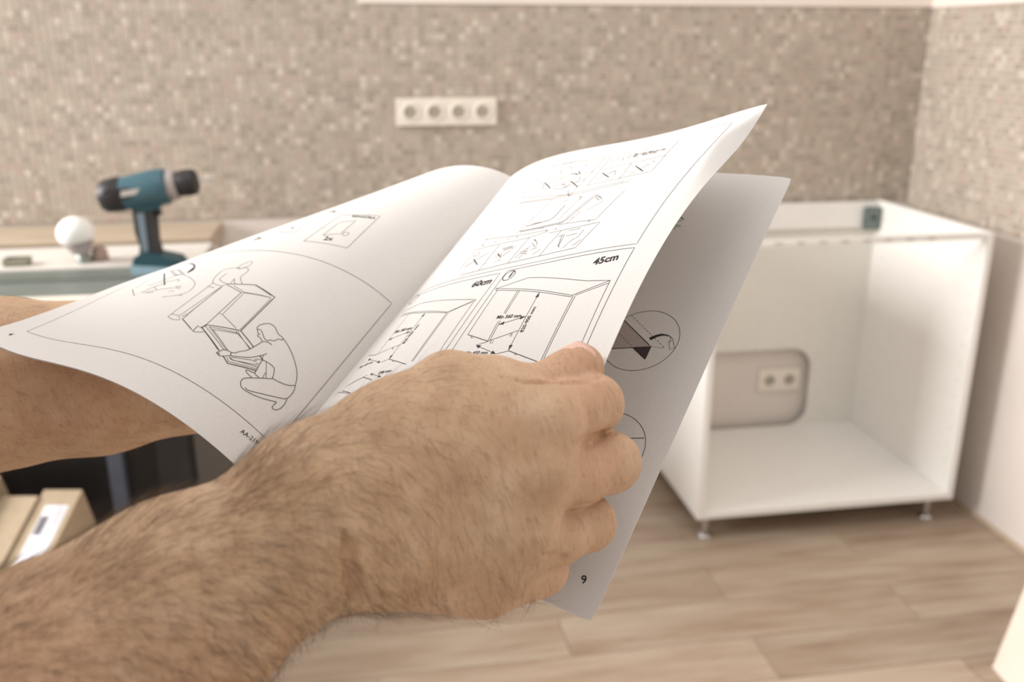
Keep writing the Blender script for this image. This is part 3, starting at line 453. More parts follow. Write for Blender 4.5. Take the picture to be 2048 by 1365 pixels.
# ------------------------------------------------------------------ manual
DATA = {"K":{"L":[-6454,48258,113003,-2065,53086,116536,2323,57915,120070,6712,62744,123604,11100,67573,127137,-8520,47496,116569,-4019,52104,120202,-265,58003,123326,3677,62961,127035,7686,69360,128896,-12774,49279,119676,-8785,55371,122958,-5063,60839,123962,-923,67165,127610,3872,73365,127501,-15711,51891,119946,-12061,58064,120516,-7462,63097,123863,-3232,69499,125415,2042,74497,124145,-19635,54641,118225,-14626,60422,119405,-11409,65732,124722,-6685,72873,124173,-1001,77404,122385,-22737,56790,120146,-18639,63002,119633,-13987,68892,122076,-9030,74669,121368,-3365,79036,119319],"R":[-6454,48258,113003,-2065,53086,116536,2323,57915,120070,6712,62744,123604,11100,67573,127137,-5018,45164,115446,-578,49969,118944,3563,54861,122699,8253,59634,125991,12799,64414,129328,-1898,41603,116239,2067,46641,120229,6606,51465,123539,11589,56199,126350,15847,61182,130181,1090,39293,116175,4772,43497,120851,8827,48493,125259,13426,53496,127758,18716,58164,130012,4461,36116,116476,8094,40784,121147,10472,44882,126857,15341,49802,131132,20925,54963,132114,6360,32846,118304,10713,37512,122057,12873,41806,128810,19061,47091,129415,23458,51776,133145],"B":[-6454,48258,113003,-2065,53086,116536,2323,57915,120070,6712,62744,123604,11100,67573,127137,-3104,45922,112037,1254,50631,115777,5613,55315,119534,9885,59979,123424,14076,64611,127486,97,43080,111889,4458,47863,115559,8783,52519,119412,12918,57088,123603,16893,61498,128084,3011,40150,112318,7470,44942,115777,11796,49566,119638,15834,54093,123977,19664,58395,128670,6061,37201,112346,10415,41976,116038,14701,46537,120043,18711,51084,124349,22715,55486,128812,9386,34744,111613,13499,38993,116157,17581,43551,120493,21651,48076,124731,25860,52708,128721]},"L":{"L":[[28,[19644,2277,764,2277,764,14644,19644,14644,19644,2277]],[55,[10455,10278,8541,10762,6756,10286,6722,6886]],[55,[10541,6217,9134,5492,9174,6022,8908,5921,8799,6277,6792,6840]],[55,[8830,5958,6873,4947]],[38,[10565,9980,10596,6851,10544,6703,10541,6217]],[38,[8893,9746,8789,6130]],[38,[10388,10199,8906,9763]],[38,[9134,5492,8938,5474,8479,5703]],[28,[8906,9763,6968,10130,6879,10056,6807,6888]],[28,[9851,10222,8711,9852,6943,10145]],[28,[8514,10727,7035,10304]],[28,[10591,9915,10569,6424]],[28,[8683,9719,8558,7522,8777,7473]],[28,[8830,5958,8789,6130,8718,6265]],[28,[8529,7484,8400,7427,8278,7373,8144,7315,7982,7247,7779,7165,7549,7073,7306,6978,7069,6885]],[28,[11664,6243,11662,6219,11668,6196,11658,6172,11612,6144,11510,6106,11368,6062,11217,6023,11086,6002,10977,6004,10876,6024,10790,6050,10723,6074,10684,6095,10667,6117,10659,6140,10647,6162]],[28,[11663,6501,11507,6488,11344,6472,11195,6463,11082,6474,11020,6511,10994,6568,10983,6632,10964,6692]],[28,[11640,10271,11712,10366,11784,10455,11854,10554,11917,10675,11977,10830,12033,11010,12078,11193,12107,11360,12129,11508,12143,11646,12128,11773,12062,11886,11916,11992,11710,12090,11493,12167,11316,12210,11191,12199,11093,12147,11011,12090,10937,12063,10874,12083,10824,12127,10781,12179,10737,12221,10695,12254,10658,12285,10617,12307,10565,12313,10492,12299,10406,12270,10320,12230,10250,12181,10197,12129,10154,12071,10123,11997,10101,11900,10099,11761,10112,11589,10125,11419,10121,11282,10099,11196,10066,11142,10018,11092,9949,11022,9850,10923,9727,10808,9594,10687,9466,10570]],[28,[11285,12174,11250,12180,11211,12180,11179,12191,11162,12227,11171,12308,11199,12418,11227,12530,11238,12612,11228,12645,11205,12648,11173,12653,11134,12689,11086,12783,11029,12912,10966,13035,10901,13113,10828,13132,10747,13116,10671,13074,10610,13018,10566,12941,10533,12841,10513,12735,10508,12643,10521,12570,10551,12506,10590,12447,10630,12392,10671,12342,10717,12297,10764,12254,10811,12210]],[28,[11640,10271,11541,10223,11444,10173,11342,10127,11229,10089,11092,10056,10938,10027,10791,10010,10675,10015,10601,10051,10555,10111,10524,10178,10497,10233,10475,10272,10463,10304,10456,10333,10446,10364]],[28,[11487,11481,11489,11314,11494,11141,11493,10980,11481,10850,11460,10765,11433,10712,11390,10671,11324,10624,11222,10564,11092,10502,10957,10445,10842,10401,10755,10374,10683,10361,10617,10352,10548,10341]],[28,[11218,12312,11172,12283,11125,12252,11080,12224,11040,12204,11006,12194,10978,12193,10950,12194,10922,12194]],[28,[11664,6243,11680,6519,11576,9731,11591,10216]],[28,[10964,6692,10676,9543,10574,9943]],[28,[11018,6403,10749,6207]],[28,[10385,10918,10278,10403]],[28,[10428,10970,9942,10430]],[28,[11624,9785,11019,9707]],[28,[10753,6368,10752,6587,10651,6780]],[55,[8871,5983,6772,4924]],[55,[6332,4709,5832,4450,4312,5061]],[55,[6758,6872,5388,6272]],[55,[4750,5989,4457,5883]],[28,[8763,6171,6613,5117]],[28,[8502,6210,6473,5175]],[28,[8241,6165,6373,5205]],[28,[8525,6198,6818,6617,5450,6062]],[28,[8191,6102,6795,6546,6691,6615,5489,6032]],[28,[6059,4871,5867,4778,4368,5303]],[28,[6020,4900,5734,4802,4493,5388]],[28,[5924,4933,4876,5491]],[28,[6176,4784,5869,4579,4355,5161]],[28,[6926,6719,6795,6546]],[28,[6811,6733,6670,6603]],[38,[6094,7583,6100,7597,6108,7608,6113,7625,6114,7655,6114,7702,6112,7762,6100,7830,6073,7900,6021,7982,5951,8073,5875,8158,5802,8223,5737,8261,5672,8282,5606,8290,5536,8288,5461,8279,5382,8259,5300,8229,5216,8190,5127,8132,5033,8059,4939,7987,4848,7935,4753,7911,4657,7906,4569,7903,4501,7888,4455,7851,4426,7802,4412,7753,4411,7717,4430,7701,4466,7697,4508,7696,4546,7686,4578,7669,4610,7647,4640,7621,4664,7589,4678,7546,4683,7495,4692,7443,4716,7399,4763,7364,4826,7335,4891,7308,4942,7280,4974,7247,4995,7213,5015,7182,5042,7159,5079,7144,5121,7134,5167,7133,5217,7143,5273,7170,5334,7210,5396,7254,5450,7295,5493,7329,5529,7362,5565,7394,5607,7427,5659,7465,5716,7505,5774,7540,5828,7560,5876,7561,5922,7548,5966,7529,6011,7513]],[38,[6094,7583,6031,7514,5966,7442,5906,7377,5858,7326,5825,7300,5803,7290,5786,7283,5769,7264,5753,7224,5739,7172,5723,7122,5703,7087,5674,7073,5640,7073,5605,7077,5572,7077,5543,7072,5518,7066,5490,7057,5454,7042,5407,7017,5353,6986,5296,6952,5241,6919]],[38,[5230,6903,5179,6942,5129,6984,5078,7021,5025,7049,4967,7065,4905,7072,4845,7073,4794,7074,4756,7072,4725,7067,4698,7061,4669,7055]],[38,[5230,6903,5257,6797,5284,6693,5313,6585,5346,6468,5383,6333,5422,6185,5467,6039,5521,5909,5592,5798,5674,5700,5756,5611,5823,5532,5867,5462,5897,5402,5924,5351,5961,5306,6011,5268,6069,5237,6128,5213,6184,5197,6231,5194,6275,5202,6320,5209,6373,5205,6442,5186,6521,5158,6596,5124,6653,5089,6682,5052,6693,5012,6699,4969,6711,4925,6737,4876,6769,4823,6796,4774,6809,4734,6803,4708,6783,4691,6757,4679,6728,4668,6696,4660,6658,4654,6620,4650,6588,4645,6568,4634,6555,4620,6539,4612,6508,4621,6455,4653,6387,4702,6316,4756,6254,4806,6202,4853,6155,4899,6114,4942,6078,4977,6052,4999,6033,5013,6018,5023,6001,5035]],[38,[6137,5216,6129,5181,6123,5145,6114,5111,6098,5083,6086,5050,6078,5014,6046,4998,5962,5024,5793,5115,5563,5253,5328,5402,5148,5527,5043,5618,4982,5693,4937,5763,4885,5837,4818,5921,4749,6007,4685,6091,4633,6166,4599,6228,4578,6282,4563,6332,4544,6384]],[38,[4445,7853,4323,7803,4205,7756,4081,7703,3942,7634,3784,7547,3610,7447,3432,7336,3259,7220,3084,7092,2906,6953,2739,6814,2597,6685,2487,6568,2400,6457,2328,6352,2263,6252,2208,6159,2166,6072,2129,5987,2089,5901]],[38,[2072,5881,2142,5809,2211,5736,2283,5665,2362,5602,2450,5549,2544,5501,2643,5458,2750,5419,2873,5380,3010,5344,3139,5315,3238,5297,3296,5292,3327,5298,3344,5312,3361,5333,3374,5357,3379,5386,3386,5425,3407,5478,3445,5557,3494,5655,3549,5752,3604,5827,3658,5871,3712,5898,3771,5914,3835,5925,3907,5933,3985,5933,4066,5929,4144,5921,4226,5916,4312,5909,4388,5893,4440,5859,4461,5802,4460,5727,4447,5642,4432,5556,4414,5465,4389,5367,4361,5269,4337,5177,4322,5089,4312,5001,4295,4924,4258,4866,4195,4834,4114,4822,4024,4818,3939,4810]],[38,[3311,5267,3519,5099,3734,4928,3936,4765,4107,4623,4242,4509,4351,4414,4437,4332,4503,4255,4545,4183,4562,4120,4564,4062,4558,4006,4545,3950,4522,3897,4490,3847,4451,3802,4411,3758,4366,3717,4309,3683,4234,3661,4140,3650,4029,3649,3902,3660,3761,3683,3602,3719,3426,3767,3241,3827,3053,3900,2863,3989,2667,4094,2469,4205,2272,4312]],[38,[4142,3779,4075,3774,4013,3765,3941,3765,3843,3790,3711,3846,3553,3926,3383,4018,3216,4108,3047,4199,2873,4295,2703,4392,2544,4485,2391,4573,2244,4658,2114,4742,2015,4830,1954,4921,1924,5013,1912,5107,1905,5202,1903,5302,1912,5405,1928,5506,1948,5597,1973,5676,2005,5746,2039,5812,2072,5881]],[38,[2256,4292,2269,4189,2285,4080,2293,3982,2282,3913,2244,3875,2185,3860,2120,3866,2062,3889,2009,3934,1956,3999,1910,4077,1875,4159,1854,4247,1844,4345,1842,4445,1846,4541,1859,4631,1880,4718,1905,4805,1928,4892]],[38,[4294,4872,4375,4853,4458,4833,4537,4813,4604,4795,4661,4778,4710,4764,4748,4748,4769,4731,4773,4709,4761,4684,4736,4660,4699,4637,4645,4616,4575,4597,4500,4579,4431,4565,4371,4555,4313,4550,4257,4546,4200,4542]],[28,[5749,7279,5649,7269,5662,7201]],[28,[4633,6166,4494,5891]],[28,[4218,5895,3624,5055]],[28,[3845,5307,3773,4921]],[28,[4839,5483,4778,5691,4476,5867]],[28,[4785,5450,4686,5650]],[28,[4656,5442,4471,5483]],[28,[6789,4748,6621,4768]],[28,[6708,4682,6561,4729]],[90,[17849,11839,15612,9830]],[38,[17219,9792,15828,11498]],[38,[17000,8400,18263,9364]],[38,[16970,8373,16920,8455]],[28,[16795,8811,16092,10304,15074,10509]],[28,[18222,9514,18340,12039,17870,12348]],[28,[17870,12348,16082,11237,15168,11282]],[28,[17662,12346,15913,11260]],[28,[16748,12257,15088,11204]],[28,[16940,12248,15434,11308]],[28,[17573,12358,16577,12192]],[28,[16378,9555,15648,9185]],[28,[16552,8805,15790,9055,15123,9304,14331,9424]],[28,[16766,8741,16591,9357,15722,10138]],[28,[16283,8732,15604,8839]],[28,[14371,9554,14074,9618,13869,9684]],[28,[15056,11173,14817,11067,14578,10963,14339,10855,14098,10735,13842,10598,13576,10449,13327,10296,13121,10149,12968,10012,12852,9879,12764,9746,12693,9607,12633,9456,12590,9299,12574,9144,12594,9001,12662,8875,12770,8761,12894,8651,13011,8538]],[28,[14189,8225,13954,8286,13713,8348,13483,8407,13278,8457,13109,8493,12966,8520,12833,8542,12695,8567]],[28,[15276,10522,15272,10564,15273,10612,15263,10648,15228,10657,15152,10625,15047,10564,14938,10493,14851,10428,14794,10375,14753,10322,14719,10271,14682,10219]],[28,[18459,13119,18354,13211,18256,13308,18145,13395,18002,13454,17816,13474,17599,13467,17369,13449,17145,13437]],[28,[14112,9297,14124,9354,14142,9417,14148,9468,14125,9489,14050,9459,13939,9393,13829,9328,13760,9304,13747,9336,13769,9403,13804,9483,13832,9556]],[28,[14289,8849,14249,8903,14211,8962,14171,9012,14125,9042,14071,9046,14011,9029,13949,9005,13888,8985]],[28,[8824,16273,5575,16590,5621,20780,8623,20300,8824,16273]],[28,[7978,17298,7956,19150,6908,19765,6893,17847,7978,17298]],[28,[12181,17656,10580,17507,10724,19690]],[28,[12903,17398,12829,17526]],[28,[12284,18274,12181,17656]],[28,[6775,17938,6768,17992,6747,18043,6713,18086,6670,18120,6619,18141,6565,18148,6511,18141,6460,18120,6416,18086,6383,18043,6362,17992,6355,17938,6362,17884,6383,17833,6416,17789,6460,17756,6511,17735,6565,17728,6619,17735,6670,17756,6713,17789,6747,17833,6768,17884,6775,17938]],[55,[11952,18714,11156,18088]],[28,[11310,18629,11297,18743]],[28,[11288,18949,11300,19223,11083,19321]],[28,[9670,21846,9674,21962]]],"R":[[25,[800,28050,19431,28050,19431,15559,800,15559]],[30,[10460,2000,10460,15267,19431,15267,19431,2000]],[28,[800,15167,9946,15167,9946,2000]],[28,[5659,28110,10451,27606,10465,22964]],[28,[5659,28110,5341,24411]],[28,[5341,24411,10465,22964]],[28,[5528,26220,10616,25722]],[28,[7841,25950,7978,23953]],[28,[10930,27614,16272,27079,16603,23010,11351,23708,10930,27614]],[28,[11318,25678,16530,25036]],[28,[13774,25461,14136,23201]],[28,[5811,27082,6145,27540,6363,27065,5811,27082]],[28,[11323,26770,11706,27239,11963,26624,11323,26770]],[28,[7046,26955,7002,27075,6948,27201,6914,27315,6932,27396,7023,27443,7166,27464,7327,27460,7472,27432,7600,27372,7728,27283,7842,27179,7931,27075,7998,26962,8048,26838,8069,26720,8049,26629,7974,26560,7853,26505,7713,26479,7576,26495,7448,26568,7315,26688,7180,26826,7046,26955]],[28,[8709,26702,8708,26827,8702,26959,8707,27078,8736,27165,8805,27219,8903,27247,9005,27251,9084,27228,9138,27171,9178,27081,9205,26979,9215,26886,9206,26799,9179,26709,9141,26629,9101,26570,9056,26539,9005,26529,8951,26527,8898,26521]],[28,[12356,26638,12320,26717,12278,26799,12248,26876,12249,26939,12294,26989,12370,27030,12458,27057,12538,27065,12611,27054,12685,27026,12753,26980,12807,26913,12853,26810,12891,26677,12911,26546,12904,26446,12857,26383,12779,26341,12690,26323,12611,26332,12544,26379,12481,26459,12419,26552,12356,26638]],[28,[7309,26985,7361,27017,7412,27053,7465,27081,7525,27089,7592,27069,7667,27029,7743,26980,7818,26936]],[28,[12504,26634,12518,26688,12531,26748,12548,26797,12576,26816,12621,26794,12678,26743,12740,26680,12799,26623]],[28,[8209,24757,8273,24837,8331,24922,8399,24998,8494,25052,8636,25092,8812,25121,8983,25119,9114,25063,9199,24913,9259,24693,9284,24475,9269,24334,9197,24302,9078,24335,8939,24394,8810,24440]],[28,[9321,25103,9332,25175,9340,25250,9354,25318,9388,25365,9449,25398,9531,25421,9617,25417,9693,25370,9767,25249,9843,25072,9900,24895,9916,24773,9876,24731,9795,24736,9698,24759,9608,24773]],[28,[6021,25103,6186,25079,6350,25057,6515,25030,6681,24990,6849,24932,7018,24860,7188,24783,7357,24709]],[28,[6182,25491,6213,25585,6241,25694,6275,25773,6327,25776,6403,25674,6496,25497,6596,25289,6692,25097]],[28,[11763,25076,11839,25134,11916,25194,11993,25250,12069,25297,12145,25331,12221,25356,12297,25377,12373,25400]],[28,[12567,24604,12642,24679,12716,24769,12792,24829,12875,24813,12967,24691,13065,24494,13166,24265,13266,24052]],[28,[14935,23490,15001,23499,15063,23499,15133,23516,15226,23576,15351,23695,15498,23858,15654,24037,15806,24208]],[28,[12691,23693,13054,23810]],[28,[9152,24154,9316,24262]],[28,[15624,24529,15669,24576,15714,24628,15760,24668,15810,24674,15864,24632,15921,24557,15979,24468,16037,24386]],[70,[6387,25812,7603,24705]],[70,[9164,25045,10380,23925]],[70,[11682,25087,12838,24044]],[70,[14523,24642,15780,23406]],[70,[8304,26221,8745,26142,9116,25922,9348,25922,8989,26350]],[38,[6592,25186,7559,25703]],[38,[8227,24362,8847,24260,10430,24807]],[38,[11737,24221,12876,24931]],[38,[14698,23602,15716,24367]],[38,[8578,24799,8746,24965]],[38,[8384,24977,9075,24514]],[28,[9743,23721,10473,22693]],[28,[5421,23629,8915,23008,15350,22416]],[28,[5421,23629,5367,19005]],[28,[5440,23761,8706,23220,12850,22926,14899,22663]],[28,[8915,23008,8328,19241]],[28,[5175,19746,8403,19135,11208,18881]],[28,[15688,21303,15161,18614,11846,19194]],[28,[11514,19799,11656,20676,11778,21589,11843,22193]],[28,[9710,23762,10442,22738]],[55,[8645,20071,9116,20077,9610,20083,10058,20090,10392,20100,10569,20108,10634,20115,10648,20132,10675,20173,10724,20228,10764,20295,10796,20394,10823,20547,10843,20774,10857,21060,10867,21368,10879,21665]],[38,[8393,19641,9265,19581,10180,19516,11009,19461,11626,19431,11952,19427,12071,19441,12094,19478,12135,19541,12191,19615,12215,19702,12244,19837,12317,20053,12460,20417,12649,20892,12842,21353,13000,21676,13103,21814,13177,21839,13245,21798,13335,21740,13455,21661,13590,21540,13732,21402,13871,21272]],[38,[8557,19506,9418,19445,10320,19378,11139,19322,11750,19291,12078,19288,12203,19305,12235,19344,12285,19408,12353,19478,12389,19561,12430,19690,12511,19899,12657,20254,12844,20717,13032,21168,13181,21486,13273,21616,13332,21629,13378,21595,13431,21585]],[28,[13384,21561,13524,21406,13668,21243,13804,21097,13918,20994,14017,20940,14104,20921,14162,20934,14173,20977,14117,21060,14010,21181,13882,21318,13764,21447]],[28,[13584,20036,13682,20104,13781,20172,13879,20239,13975,20299,14076,20351,14179,20396,14273,20440,14348,20486,14396,20536,14423,20587,14443,20638,14467,20690]],[28,[11381,22103,11403,22170,11421,22244,11447,22305,11494,22332,11581,22315,11695,22266,11805,22200,11882,22132,11912,22060,11911,21979,11899,21894,11893,21811]],[28,[10071,21780,10095,21889,10112,22002,10143,22106,10206,22183,10315,22223,10457,22238,10611,22241,10760,22250]],[28,[12788,19514,13082,20143]],[28,[12614,19093,12900,19636]],[28,[9086,20231,10207,20077]],[28,[9559,19447,10664,19301]],[28,[5143,18700,10018,18488]],[28,[5143,18700,5178,16731]],[28,[5849,15911,9829,16070,15091,16123,15696,18185,11640,18426]],[28,[7449,18505,7506,15952]],[28,[10018,18488,9909,16050]],[28,[12705,18358,12404,16084]],[28,[5434,17947,5726,18352,6087,17793,5434,17947]],[28,[10018,18488,11393,18702]],[70,[5831,17543,6817,16710]],[70,[8093,17437,8575,17033]],[38,[5575,16814,6949,17872]],[38,[8254,17791,9090,17878]],[38,[8737,17030,9184,17457]],[28,[8144,17942,9034,17958]],[28,[8414,17668,9153,17742]],[28,[8191,17017,8455,17418,8774,16788]],[28,[8525,16466,8674,16736,8894,16527]],[28,[10224,16456,10394,16976,10803,17244]],[28,[10605,16285,10664,16679,10929,17058]],[28,[10377,16905,11079,16644]],[28,[10492,17026,10894,16917]],[28,[10625,17990,10740,18113,11309,17558,11381,17159,10823,17699]],[28,[10657,18138,10913,17905]],[28,[10624,17218,10854,17459]],[28,[11169,16993,11619,17093]],[28,[11684,16412,11916,16643,12050,16825]],[28,[13541,16633,13316,17786,13085,17857,13504,16643,13712,16551]],[28,[13505,17580,14426,17557]],[28,[12845,17744,13220,17741]],[28,[14004,16369,14381,17035]],[28,[13438,18085,14370,18050]],[28,[14702,16392,14906,16543,15084,16839]],[28,[14288,16990,14637,17103,14769,17779]],[28,[7632,16537,7751,16662]],[28,[9200,17531,9361,17881]],[60,[5513,18976,5658,19065]],[60,[6691,18951,6826,19044]],[60,[7840,18903,7969,18998]],[60,[8584,18891,8711,18985]],[60,[11180,18786,11304,18874]],[60,[11953,18696,12076,18782]],[60,[14581,18557,14698,18639]],[50,[11352,14747,11344,14829,11320,14907,11281,14980,11229,15044,11165,15096,11093,15135,11014,15159,10932,15167,10850,15159,10771,15135,10699,15096,10635,15044,10583,14980,10544,14907,10520,14829,10512,14747,10520,14665,10544,14586,10583,14513,10635,14450,10699,14397,10771,14359,10850,14335,10932,14327,11014,14335,11093,14359,11165,14397,11229,14450,11281,14513,11320,14586,11344,14665,11352,14747]],[40,[2479,27611,2471,27689,2449,27764,2412,27834,2362,27894,2301,27944,2232,27981,2157,28004,2079,28011,2001,28004,1926,27981,1857,27944,1796,27894,1746,27834,1709,27764,1687,27689,1679,27611,1687,27533,1709,27458,1746,27389,1796,27329,1857,27279,1926,27242,2001,27219,2079,27211,2157,27219,2232,27242,2301,27279,2362,27329,2412,27389,2449,27458,2471,27533,2479,27611]],[45,[2261,14915,2256,14981,2240,15045,2215,15106,2181,15162,2138,15212,2088,15255,2031,15290,1971,15315,1906,15330,1841,15335,1775,15330,1711,15315,1650,15290,1594,15255,1544,15212,1501,15162,1467,15106,1441,15045,1426,14981,1421,14915,1426,14850,1441,14786,1467,14725,1501,14669,1544,14618,1594,14576,1650,14541,1711,14516,1775,14501,1841,14495,1906,14501,1971,14516,2031,14541,2088,14576,2138,14618,2181,14669,2215,14725,2240,14786,2256,14850,2261,14915]],[28,[10628,13685,12803,14183,13976,13984,15183,13707,17440,13159,19019,12982,19036,12815]],[28,[10628,13685,12974,13262,14609,12896,16952,12232,19019,12982]],[28,[10703,13542,13067,13111,14698,12740,16978,12117,16986,12228]],[28,[10628,13685,10703,13542]],[28,[17188,12203,19036,12815]],[28,[10861,13514,10901,10041]],[28,[12735,9474,14479,10110]],[28,[12796,13139,12807,11407]],[28,[12633,13165,12684,11456]],[28,[12768,10915,12857,9502]],[28,[12617,10928,12714,9509]],[28,[17071,12184,16991,8032]],[28,[17212,12154,17114,8029,19048,8687]],[28,[19015,12798,19065,8714]],[28,[12747,9453,12079,9230]],[28,[14560,8768,13832,8594]],[40,[10901,10041,12735,9474]],[40,[14550,8787,17005,8003]],[28,[11216,9899,11389,9747,11492,9811]],[28,[12958,9565,12939,9365,13144,9311,13106,9525]],[28,[14142,9934,14064,9775,14221,9734,14191,9931]],[28,[15023,8634,15193,8496,15251,8568]],[28,[17162,8057,17150,7829,17347,7797,17332,8081]],[28,[18519,8490,18515,8266,18667,8231,18627,8513]],[28,[14472,12773,14543,8799]],[28,[12056,9211,13798,8594]],[28,[12799,10633,14480,11071]],[28,[1691,13742,3730,13858,5695,13597,9521,12967,7698,12197,6235,12533,4545,12882,2081,13403]],[28,[7709,12130,5046,12647,3126,13075,2060,13207]],[28,[9567,12904,7781,12143]],[28,[7676,12119,7760,8214]],[28,[7817,12097,7873,8222]],[28,[9450,12763,9535,8869]],[28,[3193,13010,3388,9417]],[28,[2026,9686,3299,9398,5444,9837]],[28,[4771,8462,5349,8642]],[28,[4024,7397,2356,6869,4332,7536]],[28,[1723,6383,1889,6646,4060,6077]],[28,[4813,9710,4863,9558,5069,9489]],[28,[5940,8488,5939,8390,6101,8356]],[40,[5402,8635,7479,8015]],[40,[4024,7397,5281,7009]],[40,[2493,6619,3964,6166]],[28,[5357,12558,5402,8635]],[28,[2630,9189,4656,8481]],[28,[3365,10652,5315,10944]],[28,[4591,7571,5984,7167]]],"B":[[30,[18883,15853,18856,16196,18776,16532,18644,16850,18464,17144,18240,17407,17977,17631,17683,17811,17365,17943,17029,18023,16686,18050,16342,18023,16007,17943,15688,17811,15394,17631,15132,17407,14908,17144,14727,16850,14595,16532,14515,16196,14488,15853,14515,15509,14595,15173,14727,14855,14908,14561,15132,14299,15394,14075,15688,13894,16007,13762,16342,13682,16686,13655,17029,13682,17365,13762,17683,13894,17977,14075,18240,14299,18464,14561,18644,14855,18776,15173,18856,15509,18883,15853]],[30,[19820,8676,19793,9019,19713,9355,19581,9673,19401,9967,19177,10230,18915,10454,18620,10634,18302,10766,17967,10846,17623,10873,17279,10846,16944,10766,16625,10634,16331,10454,16069,10230,15845,9967,15665,9673,15533,9355,15452,9019,15425,8676,15452,8332,15533,7997,15665,7678,15845,7384,16069,7122,16331,6898,16625,6717,16944,6586,17279,6505,17623,6478,17967,6505,18302,6586,18620,6717,18915,6898,19177,7122,19401,7384,19581,7678,19713,7997,19793,8332,19820,8676]],[40,[17482,9146,19510,9689]],[55,[14869,17250,17451,15480,14955,14927]],[40,[17451,15480,17479,14553,16427,15246]],[28,[15341,17544,15478,17449]],[28,[15569,17386,15706,17291]],[28,[15797,17228,15934,17134]],[28,[16025,17071,16162,16976]],[28,[16253,16913,16390,16818]],[28,[16481,16755,16618,16661]],[28,[16709,16598,16846,16503]],[28,[16937,16440,17074,16345]],[28,[17165,16282,17302,16188]],[28,[17393,16125,17530,16030]],[28,[17621,15967,17758,15872]],[28,[17849,15809,17986,15715]],[28,[18077,15652,18214,15557]],[28,[17470,15483,17569,15486]],[28,[17636,15488,17735,15491]],[28,[17802,15493,17901,15496]],[28,[17968,15498,18067,15501]],[28,[18134,15503,18233,15506]],[28,[14478,16579,14602,16496]],[28,[14686,16441,14810,16357]],[28,[14893,16302,15018,16219]],[28,[15101,16163,15226,16080]],[28,[15309,16025,15434,15942]],[28,[15517,15886,15641,15803]],[28,[15725,15747,15849,15664]],[28,[15932,15609,16057,15526]],[28,[16140,15470,16265,15387]],[28,[18295,16307,18443,15959,18307,16030,18601,15446,18871,15654,18718,15772,18534,16126,18361,16293]],[28,[17999,16448,18249,16373,18361,16293]],[40,[15086,25612,15339,25649,15567,25485,14941,25143]],[28,[14956,24953,15548,24950]],[28,[15131,24811,15571,24891]],[28,[14985,25031,15226,25022]]]},"F":{"L":[[0,[17115,13411,16922,13358,16731,13312,16537,13254,16337,13168,16119,13045,15889,12894,15669,12731,15481,12571,15325,12412,15190,12247,15085,12087,15021,11942,15012,11817,15049,11707,15104,11602,15150,11494,15306,11626,15284,11732,15255,11837,15240,11945,15256,12058,15312,12181,15395,12310,15500,12440,15620,12563,15757,12681,15914,12794,16084,12903,16259,13003,16442,13094,16635,13175,16833,13253,17028,13333]]],"R":[[0,[14472,12773,14589,12425,14369,12421]],[0,[14543,8799,14426,9147,14646,9151]],[0,[12056,9211,12423,9198,12349,8990]],[0,[13798,8594,13432,8607,13505,8815]],[0,[12799,10633,13110,10827,13166,10614]],[0,[14480,11071,14169,10876,14113,11089]],[0,[5357,12558,5471,12260,5251,12257]],[0,[5402,8635,5289,8934,5509,8936]],[0,[2630,9189,2950,9194,2877,8986]],[0,[4656,8481,4337,8476,4409,8684]],[0,[3365,10652,3645,10805,3678,10587]],[0,[5315,10944,5035,10791,5002,11009]],[0,[4591,7571,4904,7574,4854,7401]],[0,[5984,7167,5671,7164,5721,7337]]],"B":[[1,[17451,15480,14869,17250,14492,17510,14346,16869,14464,15965,14658,15489,14939,14934]],[2,[16427,15246,17451,15480,17479,14553]],[0,[17077,16079,17398,16336,17704,16478,17995,16457,18286,16330,17989,16374,17728,16321,17499,16190,17245,15923]],[2,[15333,25664,15567,25485,15304,25586]],[1,[14862,24513,15081,24785,15361,24673]]]},"T":{"L":[["RENG\u00d6RA",[0.07565,0.20102,0.05765,0.2028],1],["2x",[0.07585,0.16759,0.06948,0.16911],1],["2x",[0.1385,0.1665,0.131,0.1668],1],["1x",[0.10298,0.21014,0.09678,0.20979],1],["4",[0.2005,0.0125,0.1982,0.0125],1],["AA-2190",[0.02714,0.01523,0.01369,0.01651],0]],"R":[["45cm",[0.1723,0.14309,0.1876,0.14474],2],["60cm",[0.08099,0.14276,0.09692,0.14312],2],["Min 0.05 MPa/0.5 Bar",[0.13107,0.26769,0.15915,0.26096],0],["Max 1 MPa/10 Bar",[0.13168,0.26484,0.1533,0.26002],0],["i",[0.10988,0.14584,0.11119,0.14574],2],["Min 560 mm",[0.12338,0.11089,0.14125,0.11036],1],["820-900 mm",[0.14886,0.09975,0.14861,0.11696],1],["Min 450 mm",[0.11603,0.08587,0.13199,0.08585],1],["Min 560 mm",[0.03393,0.11221,0.05221,0.11151],1],["820-900 mm",[0.05749,0.0985,0.05775,0.11486],1],["Min 600 mm",[0.02235,0.0852,0.03689,0.0862],1],["598 mm",[0.05462,0.07396,0.06536,0.07515],1]],"B":[["9",[0.19785,0.01428,0.20023,0.01526],1]]}}
PW, PH = .210, .297
NETS = {k: np.array(v, float).reshape(6, 5, 3)*1e-5 for k, v in DATA['K'].items()}
def bern(n, t):
    t = np.asarray(t, float); return np.stack([math.comb(n, i)*t**i*(1-t)**(n-i) for i in range(n+1)], -1)
